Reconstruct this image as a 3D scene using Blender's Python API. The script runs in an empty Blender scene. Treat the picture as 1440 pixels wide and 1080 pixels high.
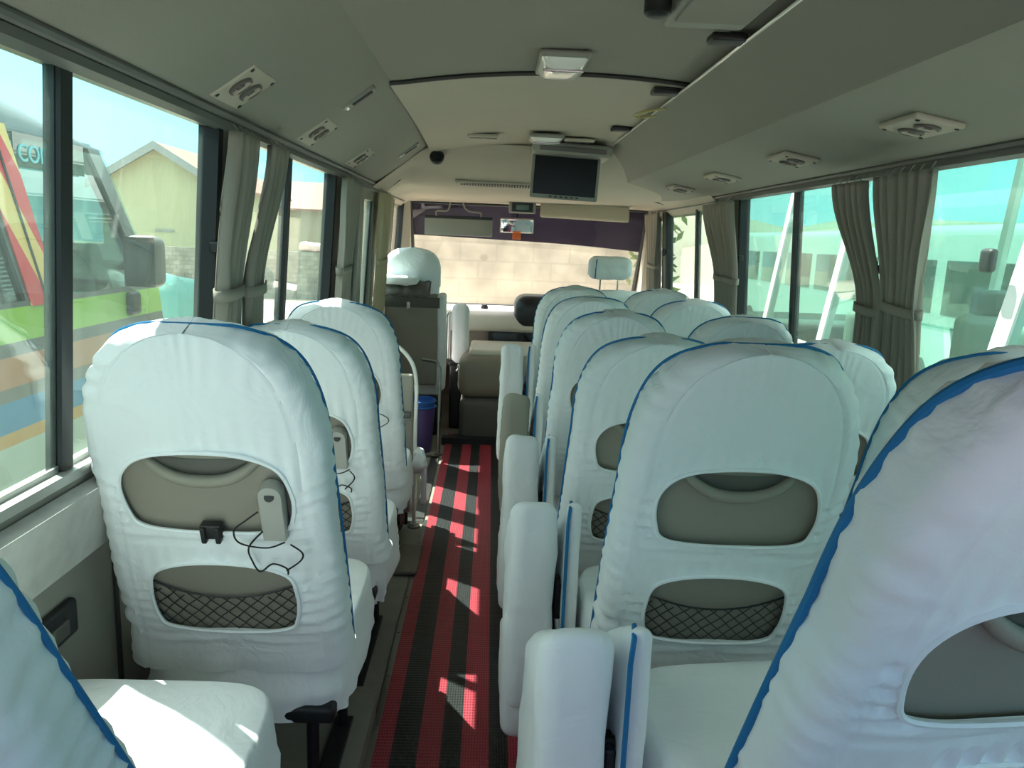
import bpy, math, random
import numpy as np
from mathutils import Vector, Matrix, noise

SC = bpy.context.scene
COL = SC.collection
random.seed(7)
sin, cos, pi, rad = math.sin, math.cos, math.pi, math.radians

# ------------------------------------------------------------------ camera
F_PX, VPX, VPY, ROLL = 1081.0, 693.0, 335.0, rad(2.3)
EYE = Vector((-.282, 0, 1.38))
fw = Vector((VPX - 720, VPY - 540, F_PX)).normalized()          # the bus's forward axis seen in the camera
rt = Vector((cos(ROLL), sin(ROLL), 0)); rt -= fw * rt.dot(fw); rt.normalize()
up = -fw.cross(rt)
rows = [Vector((rt[i], fw[i], up[i])) for i in range(3)]        # camera right, down, forward in bus axes
cam_d = bpy.data.cameras.new('camera'); cam = bpy.data.objects.new('camera', cam_d); COL.objects.link(cam)
cam_d.sensor_width = 36; cam_d.lens = F_PX / 1440 * 36; cam_d.clip_start = .02; cam_d.clip_end = 400
X, Y, Z = rows[0], -rows[1], -rows[2]
cam.matrix_world = Matrix(((X.x, Y.x, Z.x, EYE.x), (X.y, Y.y, Z.y, EYE.y), (X.z, Y.z, Z.z, EYE.z), (0, 0, 0, 1)))
SC.camera = cam

# ------------------------------------------------------------------ sky, sun, exposure
SC.view_settings.view_transform = 'Standard'; SC.view_settings.look = 'None'
SC.view_settings.gamma = 1; SC.view_settings.use_curve_mapping = False
SC.view_settings.exposure = 1.5
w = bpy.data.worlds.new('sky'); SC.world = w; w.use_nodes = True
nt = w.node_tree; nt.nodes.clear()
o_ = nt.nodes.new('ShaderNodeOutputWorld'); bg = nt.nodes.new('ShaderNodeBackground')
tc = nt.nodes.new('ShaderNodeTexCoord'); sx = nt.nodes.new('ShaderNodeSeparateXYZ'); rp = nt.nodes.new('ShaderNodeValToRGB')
els = rp.color_ramp.elements                                    # blue towards the horizon, added brightness overhead to lift the light inside
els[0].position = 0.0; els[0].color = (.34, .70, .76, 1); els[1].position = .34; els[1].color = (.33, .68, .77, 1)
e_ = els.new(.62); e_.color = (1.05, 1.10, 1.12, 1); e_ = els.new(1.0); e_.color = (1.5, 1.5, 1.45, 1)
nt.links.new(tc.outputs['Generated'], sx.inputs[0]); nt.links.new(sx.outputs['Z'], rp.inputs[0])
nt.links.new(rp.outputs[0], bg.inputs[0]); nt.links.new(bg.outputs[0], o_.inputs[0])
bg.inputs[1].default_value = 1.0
SUN_EL, SUN_AZ = rad(60), rad(39)                               # from the front left
sd = Vector((-cos(SUN_AZ) * cos(SUN_EL), sin(SUN_AZ) * cos(SUN_EL), sin(SUN_EL)))
sl = bpy.data.lights.new('sun', 'SUN'); sl.energy = 5.5; sl.angle = rad(.55); sl.color = (1, .95, .86)
so = bpy.data.objects.new('sun', sl); COL.objects.link(so); so.rotation_euler = sd.to_track_quat('Z', 'Y').to_euler()
so.location = (0, 0, 6)
SC.cycles.max_bounces = 12; SC.cycles.diffuse_bounces = 6; SC.cycles.transparent_max_bounces = 24
SC.cycles.glossy_bounces = 3; SC.cycles.transmission_bounces = 6
SC.cycles.caustics_reflective = False; SC.cycles.caustics_refractive = False
SC.cycles.sample_clamp_indirect = 6

# ------------------------------------------------------------------ materials
def mat(name, col, rough=.6, metal=0, bump=0, scale=60, var=0, vscale=8, spec=.5, stretch=None):
    m = bpy.data.materials.new(name); m.use_nodes = True
    t = m.node_tree; b = t.nodes['Principled BSDF']
    b.inputs['Base Color'].default_value = (*col, 1); b.inputs['Roughness'].default_value = rough
    b.inputs['Metallic'].default_value = metal; b.inputs['Specular IOR Level'].default_value = spec
    if bump or var:
        c = t.nodes.new('ShaderNodeTexCoord')
        src = c.outputs['Object']
        if stretch:
            mp = t.nodes.new('ShaderNodeMapping'); mp.inputs['Scale'].default_value = stretch
            t.links.new(src, mp.inputs[0]); src = mp.outputs[0]
    if var:
        n = t.nodes.new('ShaderNodeTexNoise'); n.inputs['Scale'].default_value = vscale; n.inputs['Detail'].default_value = 5
        t.links.new(src, n.inputs['Vector'])
        mx = t.nodes.new('ShaderNodeMix'); mx.data_type = 'RGBA'
        mx.inputs['A'].default_value = (*[max(0, x * (1 - var)) for x in col], 1)
        mx.inputs['B'].default_value = (*[min(1, x * (1 + var)) for x in col], 1)
        t.links.new(n.outputs['Fac'], mx.inputs['Factor']); t.links.new(mx.outputs['Result'], b.inputs['Base Color'])
    if bump:
        n = t.nodes.new('ShaderNodeTexNoise'); n.inputs['Scale'].default_value = scale; n.inputs['Detail'].default_value = 3
        t.links.new(src, n.inputs['Vector'])
        bp = t.nodes.new('ShaderNodeBump'); bp.inputs['Strength'].default_value = bump; bp.inputs['Distance'].default_value = .01
        t.links.new(n.outputs['Fac'], bp.inputs['Height']); t.links.new(bp.outputs[0], b.inputs['Normal'])
    return m

def glass(name, tint, haze=.05, hcol=(.7, .85, .8), gloss=.06, dirt=.0):
    """window glass: straight-through tint, a weak mirror coat and dust that scatters light"""
    m = bpy.data.materials.new(name); m.use_nodes = True
    t = m.node_tree; t.nodes.clear()
    out = t.nodes.new('ShaderNodeOutputMaterial'); tr = t.nodes.new('ShaderNodeBsdfTransparent')
    tr.inputs[0].default_value = (*tint, 1)
    gl = t.nodes.new('ShaderNodeBsdfGlossy'); gl.inputs['Roughness'].default_value = .02; gl.inputs[0].default_value = (1, 1, 1, 1)
    fr = t.nodes.new('ShaderNodeFresnel'); ge = t.nodes.new('ShaderNodeNewGeometry'); io = t.nodes.new('ShaderNodeMapRange')   # same weak mirror from both faces of a pane
    io.inputs[3].default_value = 1.35; io.inputs[4].default_value = 1 / 1.35
    t.links.new(ge.outputs['Backfacing'], io.inputs[0]); t.links.new(io.outputs[0], fr.inputs[0])
    mm = t.nodes.new('ShaderNodeMath'); mm.operation = 'MULTIPLY'; mm.inputs[1].default_value = gloss / .06
    t.links.new(fr.outputs[0], mm.inputs[0])
    m1 = t.nodes.new('ShaderNodeMixShader'); t.links.new(mm.outputs[0], m1.inputs[0])
    t.links.new(tr.outputs[0], m1.inputs[1]); t.links.new(gl.outputs[0], m1.inputs[2])
    last = m1
    if haze:
        tl = t.nodes.new('ShaderNodeBsdfTranslucent'); tl.inputs[0].default_value = (*hcol, 1)
        df = t.nodes.new('ShaderNodeBsdfDiffuse'); df.inputs[0].default_value = (*hcol, 1)
        ad = t.nodes.new('ShaderNodeMixShader'); ad.inputs[0].default_value = .4
        t.links.new(tl.outputs[0], ad.inputs[1]); t.links.new(df.outputs[0], ad.inputs[2])
        c = t.nodes.new('ShaderNodeTexCoord'); mp = t.nodes.new('ShaderNodeMapping'); mp.inputs['Scale'].default_value = (1, 1, .25)
        n = t.nodes.new('ShaderNodeTexNoise'); n.inputs['Scale'].default_value = 14; n.inputs['Detail'].default_value = 8; n.inputs['Roughness'].default_value = .75
        t.links.new(c.outputs['Object'], mp.inputs[0]); t.links.new(mp.outputs[0], n.inputs['Vector'])
        mr = t.nodes.new('ShaderNodeMapRange'); mr.inputs[1].default_value = .35; mr.inputs[2].default_value = .75
        mr.inputs[3].default_value = haze * .55; mr.inputs[4].default_value = haze * 1.6 + dirt
        t.links.new(n.outputs['Fac'], mr.inputs[0])
        m2 = t.nodes.new('ShaderNodeMixShader'); t.links.new(mr.outputs[0], m2.inputs[0])
        t.links.new(m1.outputs[0], m2.inputs[1]); t.links.new(ad.outputs[0], m2.inputs[2]); last = m2
    t.links.new(last.outputs[0], out.inputs[0])
    return m

M = {}
M['cloth'] = mat('white_cover_cloth', (.88, .91, .92), .85, bump=.05, scale=420, spec=.15)
def creases(m):
    t = m.node_tree; b = t.nodes['Principled BSDF']; old = b.inputs['Normal'].links[0].from_socket
    c = t.nodes.new('ShaderNodeTexCoord'); n = t.nodes.new('ShaderNodeTexNoise'); n.inputs['Scale'].default_value = 9; n.inputs['Detail'].default_value = 3; n.inputs['Distortion'].default_value = 1.6
    t.links.new(c.outputs['Object'], n.inputs['Vector'])
    bp = t.nodes.new('ShaderNodeBump'); bp.inputs['Strength'].default_value = .35; bp.inputs['Distance'].default_value = .018
    t.links.new(n.outputs['Fac'], bp.inputs['Height']); t.links.new(old, bp.inputs['Normal']); t.links.new(bp.outputs[0], b.inputs['Normal'])
creases(M['cloth'])
M['cloth_grey'] = mat('undyed_padding_cloth', (.34, .33, .28), .9, bump=.1, scale=200, var=.12, spec=.1)
M['piping'] = mat('blue_piping', (.015, .17, .38), .6, spec=.3)
M['shell'] = mat('seat_back_vinyl', (.30, .275, .225), .5, bump=.08, scale=300, spec=.4)
M['shell_dark'] = mat('dark_seat_plastic', (.11, .105, .09), .5)
M['holder'] = mat('light_grey_plastic', (.40, .39, .35), .45)
M['black'] = mat('black_plastic', (.012, .013, .014), .45)
M['rubber'] = mat('black_rubber', (.012, .016, .018), .6)
M['cord'] = mat('black_cord', (.01, .01, .01), .7)
M['steel'] = mat('dull_steel', (.30, .30, .29), .35, metal=1)
M['chrome'] = mat('chrome', (.75, .75, .74), .15, metal=1)
M['alu'] = mat('aluminium', (.62, .63, .60), .4, metal=.8, bump=.05, scale=40)
M['darkmetal'] = mat('dark_metal', (.03, .032, .035), .45, metal=.6)
M['lining'] = mat('grey_beige_lining', (.27, .265, .225), .75, bump=.06, scale=180, var=.05, vscale=3, spec=.25)
M['lining2'] = mat('beige_lining', (.44, .40, .325), .75, bump=.05, scale=180, var=.05, vscale=3, spec=.25)
M['wallpanel'] = mat('grey_wall_panel', (.30, .29, .25), .6, bump=.05, scale=150, var=.08)
M['ledge'] = mat('pale_marbled_ledge', (.50, .50, .47), .6, var=.22, vscale=30)
M['seam'] = mat('dark_seam', (.03, .03, .027), .6)
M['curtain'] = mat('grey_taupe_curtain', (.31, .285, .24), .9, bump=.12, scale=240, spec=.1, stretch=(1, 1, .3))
M['curtain_sunlit'] = mat('sunlit_gold_curtain', (.50, .42, .28), .9, bump=.12, scale=240, spec=.1, stretch=(1, 1, .3))  # curtain cloth again, paler and warmer: sunlight put into its colour
M['floor'] = mat('grey_rubber_floor', (.30, .29, .24), .55, bump=.1, scale=90, var=.25, vscale=10)
M['ceramic'] = mat('cream_dash', (.80, .74, .64), .6, bump=.05, scale=150)
M['dashfront'] = mat('taupe_dash', (.36, .29, .235), .55, bump=.05, scale=150)
M['hump'] = mat('brown_vinyl', (.27, .235, .185), .5, bump=.06, scale=200)
M['lcd'] = mat('green_grey_lcd', (.10, .16, .13), .2)
M['grey_paint'] = mat('grey_white_paint', (.36, .40, .38), .4)
M['pale'] = mat('pale_seat_vinyl', (.62, .62, .52), .7)
M['rail'] = mat('dark_grey_rail', (.13, .135, .125), .5)
M['screen'] = mat('black_screen', (.006, .008, .009), .35, spec=.3)
M['dvd'] = mat('grey_green_plastic', (.24, .245, .21), .45)
M['mirror'] = mat('mirror_glass', (.9, .9, .93), .03, metal=1)
M['visor'] = mat('beige_visor', (.62, .52, .40), .8, bump=.05, scale=200)
M['orange'] = mat('orange_plastic', (.80, .17, .04), .5)
M['blue'] = mat('blue_plastic', (.03, .14, .50), .4)
M['purple'] = mat('purple_plastic', (.10, .07, .24), .45)
M['lamp'] = mat('lamp_lens', (.86, .86, .80), .10, spec=1)
M['white_paint'] = mat('white_paint', (.86, .87, .84), .3)
M['tan_pad'] = mat('tan_rubber', (.21, .19, .15), .5, bump=.25, scale=28, var=.2)
M['ground'] = mat('dusty_ground', (.46, .39, .30), .95, bump=.3, scale=3, var=.25, vscale=2)
M['house'] = mat('pale_yellow_plaster', (.40, .385, .235), .9, var=.08, vscale=1.2, stretch=(1, 1, .3))
M['house2'] = mat('cream_plaster', (.40, .36, .27), .9, var=.08, vscale=1.2)
M['roof'] = mat('red_iron_roof', (.34, .17, .125), .6, var=.15, vscale=3)
M['fascia'] = mat('grey_fascia', (.25, .26, .25), .7)
M['leaf'] = mat('leaf_green', (.16, .22, .06), .8, var=.35, vscale=9)
M['hillm'] = mat('dry_hillside', (.24, .22, .16), .95, var=.3, vscale=.3)
M['tealp'] = mat('teal_sheet', (.09, .27, .24), .6, var=.1)
M['pinkp'] = mat('pale_pink_sheet', (.75, .55, .52), .7)
M['yellow_cord'] = mat('yellow_cord', (.42, .38, .16), .6)
M['dash_black'] = mat('black_dash_plastic', (.02, .021, .024), .4)
M['radio'] = mat('blue_black_panel', (.03, .045, .06), .25)
M['g_side'] = glass('green_side_glass', (.90, .985, .965), .03, (.75, .92, .85), dirt=.02)
M['g_clear'] = glass('clear_windscreen_glass', (.98, .98, .98), .008, (.9, .9, .85))
M['g_rear'] = glass('rear_glass', (.95, .84, 1.0), .01)
M['g_dark'] = glass('dark_tinted_glass', (.20, .27, .25), .03, (.35, .42, .40), .10, dirt=.05)
M['g_van'] = glass('van_side_glass', (.56, .78, .72), .04, (.55, .75, .68), .06)
M['shade'] = glass('dark_sun_strip', (.16, .14, .19), .10, (.16, .15, .19), .10)

def mat_mat():
    m = bpy.data.materials.new('striped_aisle_matting'); m.use_nodes = True
    t = m.node_tree; b = t.nodes['Principled BSDF']; L = t.links
    c = t.nodes.new('ShaderNodeTexCoord'); s = t.nodes.new('ShaderNodeSeparateXYZ'); L.new(c.outputs['Object'], s.inputs[0])
    edges = [(-.57, 1), (-.511, 0), (-.44, 1), (-.377, 0), (-.321, 1), (-.247, 0), (-.196, 1)]
    mr = t.nodes.new('ShaderNodeMapRange'); mr.inputs[1].default_value = -.60; mr.inputs[2].default_value = -.05
    L.new(s.outputs['X'], mr.inputs[0])
    r = t.nodes.new('ShaderNodeValToRGB'); r.color_ramp.interpolation = 'CONSTANT'
    red, blk = (.50, .05, .075, 1), (.020, .022, .022, 1)
    els = r.color_ramp.elements
    els[0].position = 0; els[0].color = red
    els[1].position = (edges[1][0] + .60) / .55; els[1].color = blk
    for x, k in edges[2:]:
        e = els.new((x + .60) / .55); e.color = red if k else blk
    L.new(mr.outputs[0], r.inputs[0])
    # honeycomb of small holes: two offset rows of round dots
    mp = t.nodes.new('ShaderNodeMapping'); mp.inputs['Scale'].default_value = (130, 75, 1); L.new(c.outputs['Object'], mp.inputs[0])
    v = t.nodes.new('ShaderNodeTexVoronoi'); v.inputs['Randomness'].default_value = 0; v.inputs['Scale'].default_value = 1
    L.new(mp.outputs[0], v.inputs['Vector'])
    th = t.nodes.new('ShaderNodeMapRange'); th.inputs[1].default_value = .22; th.inputs[2].default_value = .42; L.new(v.outputs['Distance'], th.inputs[0])
    mx = t.nodes.new('ShaderNodeMix'); mx.data_type = 'RGBA'; mx.blend_type = 'MULTIPLY'; mx.inputs['Factor'].default_value = .55
    L.new(r.outputs[0], mx.inputs['A']); L.new(th.outputs[0], mx.inputs['B']); L.new(mx.outputs['Result'], b.inputs['Base Color'])
    bp = t.nodes.new('ShaderNodeBump'); bp.inputs['Strength'].default_value = .6; bp.inputs['Distance'].default_value = .004
    L.new(th.outputs[0], bp.inputs['Height']); L.new(bp.outputs[0], b.inputs['Normal'])
    b.inputs['Roughness'].default_value = .42
    return m
M['mat'] = mat_mat()

def bands_mat(name, stops, z0, z1, base_rough=.35):
    """paint laid on in horizontal bands (object Z)"""
    m = bpy.data.materials.new(name); m.use_nodes = True
    t = m.node_tree; b = t.nodes['Principled BSDF']; L = t.links
    c = t.nodes.new('ShaderNodeTexCoord'); s = t.nodes.new('ShaderNodeSeparateXYZ'); L.new(c.outputs['Object'], s.inputs[0])
    ad = t.nodes.new('ShaderNodeMath'); ad.operation = 'MULTIPLY_ADD'; ad.inputs[1].default_value = .04; L.new(s.outputs['Y'], ad.inputs[0]); L.new(s.outputs['Z'], ad.inputs[2])
    mr = t.nodes.new('ShaderNodeMapRange'); mr.inputs[1].default_value = z0; mr.inputs[2].default_value = z1; L.new(s.outputs['Z'], mr.inputs[0])
    r = t.nodes.new('ShaderNodeValToRGB'); r.color_ramp.interpolation = 'CONSTANT'; els = r.color_ramp.elements
    for i, (z, col) in enumerate(stops):
        e = els[i] if i < 2 else els.new((z - z0) / (z1 - z0))
        e.position = (z - z0) / (z1 - z0); e.color = (*col, 1)
    L.new(mr.outputs[0], r.inputs[0]); L.new(r.outputs[0], b.inputs['Base Color']); b.inputs['Roughness'].default_value = base_rough
    return m
M['livery'] = bands_mat('banded_van_paint', [(z + .78, tuple(q * .68 for q in c)) for z, c in [(-.78, (.50, .68, .58)), (.40, (.10, .12, .11)), (.45, (.50, .68, .58)), (.655, (.62, .36, .06)), (.70, (.02, .26, .50)),
    (.80, (.17, .18, .15)), (.845, (.50, .24, .11)), (.945, (.10, .115, .105)), (.985, (.30, .60, .05)), (1.10, (.10, .12, .115)), (1.66, (.15, .175, .17))]], 0, 2.8)

def chevron_mat():
    m = bpy.data.materials.new('red_yellow_chevrons'); m.use_nodes = True
    t = m.node_tree; b = t.nodes['Principled BSDF']; L = t.links
    c = t.nodes.new('ShaderNodeTexCoord'); wv = t.nodes.new('ShaderNodeTexWave'); wv.bands_direction = 'DIAGONAL'
    mp = t.nodes.new('ShaderNodeMapping'); mp.inputs['Scale'].default_value = (0, 1.3, .75); L.new(c.outputs['Object'], mp.inputs[0])
    L.new(mp.outputs[0], wv.inputs['Vector']); wv.inputs['Scale'].default_value = 2.3
    r = t.nodes.new('ShaderNodeValToRGB'); r.color_ramp.interpolation = 'CONSTANT'
    r.color_ramp.elements[0].color = (.44, .03, .04, 1); r.color_ramp.elements[1].position = .5; r.color_ramp.elements[1].color = (.50, .37, .12, 1)
    L.new(wv.outputs['Fac'], r.inputs[0]); L.new(r.outputs[0], b.inputs['Base Color'])
    return m
M['chevron'] = chevron_mat()

def block_mat(name, c1, c2, mortar, scale, bw=.5, rh=.25):
    m = bpy.data.materials.new(name); m.use_nodes = True
    t = m.node_tree; b = t.nodes['Principled BSDF']; L = t.links
    c = t.nodes.new('ShaderNodeTexCoord'); mp = t.nodes.new('ShaderNodeMapping'); mp.inputs['Rotation'].default_value = (pi / 2, 0, 0)
    L.new(c.outputs['Object'], mp.inputs[0])
    br = t.nodes.new('ShaderNodeTexBrick'); br.inputs['Scale'].default_value = scale; br.inputs['Mortar Size'].default_value = .012
    br.inputs['Brick Width'].default_value = bw; br.inputs['Row Height'].default_value = rh
    br.inputs['Color1'].default_value = (*c1, 1); br.inputs['Color2'].default_value = (*c2, 1); br.inputs['Mortar'].default_value = (*mortar, 1)
    L.new(mp.outputs[0], br.inputs['Vector'])
    n = t.nodes.new('ShaderNodeTexNoise'); n.inputs['Scale'].default_value = 2.2; n.inputs['Detail'].default_value = 8; L.new(c.outputs['Object'], n.inputs['Vector'])
    r = t.nodes.new('ShaderNodeMapRange'); r.inputs[1].default_value = .3; r.inputs[2].default_value = .7; r.inputs[3].default_value = .56; r.inputs[4].default_value = 1.18
    L.new(n.outputs['Fac'], r.inputs[0])
    mx = t.nodes.new('ShaderNodeMix'); mx.data_type = 'RGBA'; mx.blend_type = 'MULTIPLY'; mx.inputs['Factor'].default_value = 1
    L.new(br.outputs['Color'], mx.inputs['A']); L.new(r.outputs[0], mx.inputs['B']); L.new(mx.outputs['Result'], b.inputs['Base Color'])
    b.inputs['Roughness'].default_value = .95
    return m
M['blocks'] = block_mat('plastered_block_wall', (.50, .40, .30), (.47, .38, .285), (.43, .35, .265), 1.0, .45, .22)
M['stones'] = block_mat('rough_stone_wall', (.34, .32, .26), (.22, .22, .18), (.14, .14, .11), 2.2, .5, .3)

# ------------------------------------------------------------------ mesh helpers
class MB:
    def __init__(s): s.v = []; s.f = []
    def add(s, v, f):
        n = len(s.v); s.v += [tuple(p) for p in v]; s.f += [tuple(i + n for i in q) for q in f]; return s
    def box(s, a, b):
        (x0, y0, z0), (x1, y1, z1) = a, b
        return s.hexa([(x0, y0, z0), (x1, y0, z0), (x1, y1, z0), (x0, y1, z0), (x0, y0, z1), (x1, y0, z1), (x1, y1, z1), (x0, y1, z1)])
    def hexa(s, p):
        return s.add(p, [(0, 3, 2, 1), (4, 5, 6, 7), (0, 1, 5, 4), (1, 2, 6, 5), (2, 3, 7, 6), (3, 0, 4, 7)])
    def rbox(s, c, h, r, n=5, amp=0, fr=6, seed=0, mtx=None):
        """rounded box; amp lets cloth lumps show"""
        c = Vector(c); h = Vector(h); r = min(r, *h)
        k = [-1 + 2 * i / n for i in range(n + 1)] if n > 1 else [-1, 1]
        def axis(hh):
            inner = hh - r
            a = [-hh, -hh + r * .3, -hh + r * .65, -inner] if r > 0 else [-hh]
            m = max(1, n - 2)
            mid = [-inner + 2 * inner * i / m for i in range(1, m)]
            return a + mid + [-q for q in reversed(a)]
        ax = [axis(h[i]) for i in range(3)]
        V = {}; vs = []; fs = []
        def vid(p):
            key = tuple(round(q, 6) for q in p)
            if key not in V:
                q = Vector(p); cl = Vector([max(-(h[i] - r), min(h[i] - r, q[i])) for i in range(3)])
                d = q - cl
                if d.length > 1e-9: q = cl + d.normalized() * r
                if amp:
                    nn = d.normalized() if d.length > 1e-9 else Vector((0, 0, 0))
                    nz = noise.noise(Vector((q.x * fr + seed, q.y * fr, q.z * fr))) + .5 * noise.noise(Vector((q.x * fr * 3 + seed, q.y * fr * 3, q.z * fr * 2)))
                    q = q + nn * amp * nz
                q = q + c
                if mtx: q = mtx @ q
                V[key] = len(vs); vs.append(q)
            return V[key]
        for a in range(3):
            b, e = (a + 1) % 3, (a + 2) % 3
            for sgn in (-1, 1):
                for i in range(len(ax[b]) - 1):
                    for j in range(len(ax[e]) - 1):
                        quad = []
                        for (di, dj) in ((0, 0), (1, 0), (1, 1), (0, 1)):
                            p = [0, 0, 0]; p[a] = sgn * h[a]; p[b] = ax[b][i + di]; p[e] = ax[e][j + dj]
                            quad.append(vid(p))
                        if sgn < 0: quad.reverse()
                        if len(set(quad)) > 2: fs.append(tuple(dict.fromkeys(quad)))
        return s.add(vs, fs)
    def tube(s, pts, r, seg=8, closed=False, cap=True):
        pts = [Vector(p) for p in pts]; n = len(pts); vs = []; fs = []
        prev = None
        for i, p in enumerate(pts):
            a = pts[(i - 1) % n] if (closed or i > 0) else p; b = pts[(i + 1) % n] if (closed or i < n - 1) else p
            t = (b - a).normalized()
            if prev is None:
                u = t.cross(Vector((0, 0, 1)))
                if u.length < .05: u = t.cross(Vector((0, 1, 0)))
            else: u = prev - t * prev.dot(t)
            u.normalize(); prev = u; q = t.cross(u)
            rr = r[i] if isinstance(r, (list, tuple)) else r
            for k in range(seg):
                a_ = 2 * pi * k / seg; vs.append(p + u * cos(a_) * rr + q * sin(a_) * rr)
        m = n if closed else n - 1
        for i in range(m):
            for k in range(seg):
                j = (i + 1) % n; fs.append((i * seg + k, i * seg + (k + 1) % seg, j * seg + (k + 1) % seg, j * seg + k))
        if cap and not closed:
            fs.append(tuple(range(seg - 1, -1, -1))); fs.append(tuple((n - 1) * seg + k for k in range(seg)))
        return s.add(vs, fs)
    def lathe(s, prof, mtx=None, seg=24):
        """prof = [(r, z)] about local z"""
        vs = []; fs = []
        for (r, z) in prof:
            for k in range(seg):
                p = Vector((r * cos(2 * pi * k / seg), r * sin(2 * pi * k / seg), z)); vs.append(mtx @ p if mtx else p)
        for i in range(len(prof) - 1):
            for k in range(seg):
                fs.append((i * seg + k, i * seg + (k + 1) % seg, (i + 1) * seg + (k + 1) % seg, (i + 1) * seg + k))
        fs.append(tuple(range(seg - 1, -1, -1))); fs.append(tuple((len(prof) - 1) * seg + k for k in range(seg)))
        return s.add(vs, fs)
    def grid(s, P):
        """P[i][j] points"""
        a, b = len(P), len(P[0]); vs = [p for r in P for p in r]
        return s.add(vs, [(i * b + j, i * b + j + 1, (i + 1) * b + j + 1, (i + 1) * b + j) for i in range(a - 1) for j in range(b - 1)])
    def prism(s, poly, f0, f1):
        """closed polygon of 2-d points swept between two mappings"""
        n = len(poly); vs = [f0(*p) for p in poly] + [f1(*p) for p in poly]
        return s.add(vs, [tuple(range(n - 1, -1, -1)), tuple(range(n, 2 * n))] + [(i, (i + 1) % n, n + (i + 1) % n, n + i) for i in range(n)])
    def mesh(s, name, m, smooth=True, ang=40):
        me = bpy.data.meshes.new(name); me.from_pydata([tuple(p) for p in s.v], [], s.f); me.validate()
        if m: me.materials.append(m)
        import bmesh
        bm = bmesh.new(); bm.from_mesh(me); bmesh.ops.recalc_face_normals(bm, faces=bm.faces); bm.to_mesh(me); bm.free()
        if smooth:
            me.shade_smooth(); me.set_sharp_from_angle(angle=rad(ang))
        return me
    def build(s, name, m, parent=None, smooth=True, ang=40):
        o = bpy.data.objects.new(name, s.mesh(name, m, smooth, ang)); COL.objects.link(o)
        if parent: o.parent = parent
        return o

def tag(o, label=None, cat=None, group=None, kind=None):
    if label: o['label'] = label
    if cat: o['category'] = cat
    if group: o['group'] = group
    if kind: o['kind'] = kind
    return o
def empty(name, loc, label, cat, group=None, kind=None):
    o = bpy.data.objects.new(name, None); COL.objects.link(o); o.location = loc; o.empty_display_size = .1
    return tag(o, label, cat, group, kind)
def struct(name, mb, m, label=None, cat=None, smooth=False, parent=None):
    o = mb.build(name, m, parent, smooth); 
    if not parent: tag(o, label, cat, kind='structure')
    return o
def put(me, name, parent):
    o = bpy.data.objects.new(name, me); COL.objects.link(o); o.parent = parent; return o
def copy_tree(o, parent=None):
    c = o.copy(); COL.objects.link(c)
    if parent: c.parent = parent
    for ch in [x for x in o.children]: copy_tree(ch, c)
    return c
def spline(P, n, closed=False):
    P = [np.array(p, float) for p in P]; N = len(P); out = []
    for i in range(N if closed else N - 1):
        p0 = P[(i - 1) % N] if closed or i else P[0]; p1 = P[i]; p2 = P[(i + 1) % N]; p3 = P[(i + 2) % N] if closed or i < N - 2 else P[-1]
        for k in range(n):
            t = k / n
            out.append(.5 * (2 * p1 + (p2 - p0) * t + (2 * p0 - 5 * p1 + 4 * p2 - p3) * t * t + (3 * p1 - p0 - 3 * p2 + p3) * t ** 3))
    if not closed: out.append(P[-1])
    return out
def nz(x, y, z=0): return noise.noise(Vector((x, y, z)))

# ------------------------------------------------------------------ the bus shell
YR, YF = -.75, 6.25
GL_TOP, GL_BOT = 1.635, .93
def wx(z):                       # half width of the inside wall at height z
    if z <= .80: return 1.05
    if z <= .93: return 1.05 - .04 * (z - .80) / .13
    return 1.01 - .045 * (z - .93) / (GL_TOP - .93)

# floor with a step well at the door
fl = MB()
fl.box((-1.09, YR, -.06), (-.60, 3.62, 0)); fl.box((-.60, YR, -.06), (1.09, YF + .2, 0)); fl.box((-1.09, 4.66, -.06), (-.60, YF + .2, 0))
fl.box((-1.09, 3.62, -.40), (-.60, 4.66, -.36)); fl.box((-.62, 3.62, -.40), (-.60, 4.66, -.06))
fl.box((-1.09, 3.60, -.40), (-.60, 3.62, -.06)); fl.box((-1.09, 4.66, -.40), (-.60, 4.68, -.06))
struct('floor', fl, M['floor'], 'dusty grey rubber bus floor under the seats', 'floor')
pl = MB().box((-1.05, YR, 0), (-.575, 1.30, .17)).box((-1.05, 1.30, 0), (-.575, 2.02, .06))
pl.box((-.03, YR, 0), (1.05, 1.42, .14)).box((-.03, 1.42, 0), (1.05, 2.02, .06))
struct('floor_plinth', pl, M['floor'], 'raised floor boxes under the rear seat rows', 'floor')
# floor strips with screw heads left of the mat
fs = MB().rbox((-.565, 1.6, .004), (.012, 2.0, .004), .003, 2)
for k in range(14): fs.lathe([(.006, 0), (.006, .003), (.003, .004)], Matrix.Translation((-.565, -.2 + k * .27, .007)), 8)
struct('trim_1', fs, M['steel'], 'metal floor strip along the left edge of the aisle mat', 'trim')

def side_wall(sgn, openings, name, label):
    m = MB()
    def slab(y0, y1, z0, z1, t=.05):
        a, b = wx(z0), wx(z1)
        m.hexa([(sgn * a, y0, z0), (sgn * (a + t), y0, z0), (sgn * (a + t), y1, z0), (sgn * a, y1, z0),
                (sgn * b, y0, z1), (sgn * (b + t), y0, z1), (sgn * (b + t), y1, z1), (sgn * b, y1, z1)])
    y = YR
    for (a, b, zb) in openings:
        slab(y, a, .0, .80); slab(y, a, .80, .93); slab(y, a, .93, GL_TOP)
        if zb > .8:
            slab(a, b, 0, .80); slab(a, b, .80, .93)
        elif zb > 0: slab(a, b, 0, zb)
        y = b
    slab(y, YF + .1, 0, .80); slab(y, YF + .1, .80, .93); slab(y, YF + .1, .93, GL_TOP)
    slab(YR, YF + .1, GL_TOP, 1.72)
    return struct(name, m, M['wallpanel'], label, 'wall')
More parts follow.
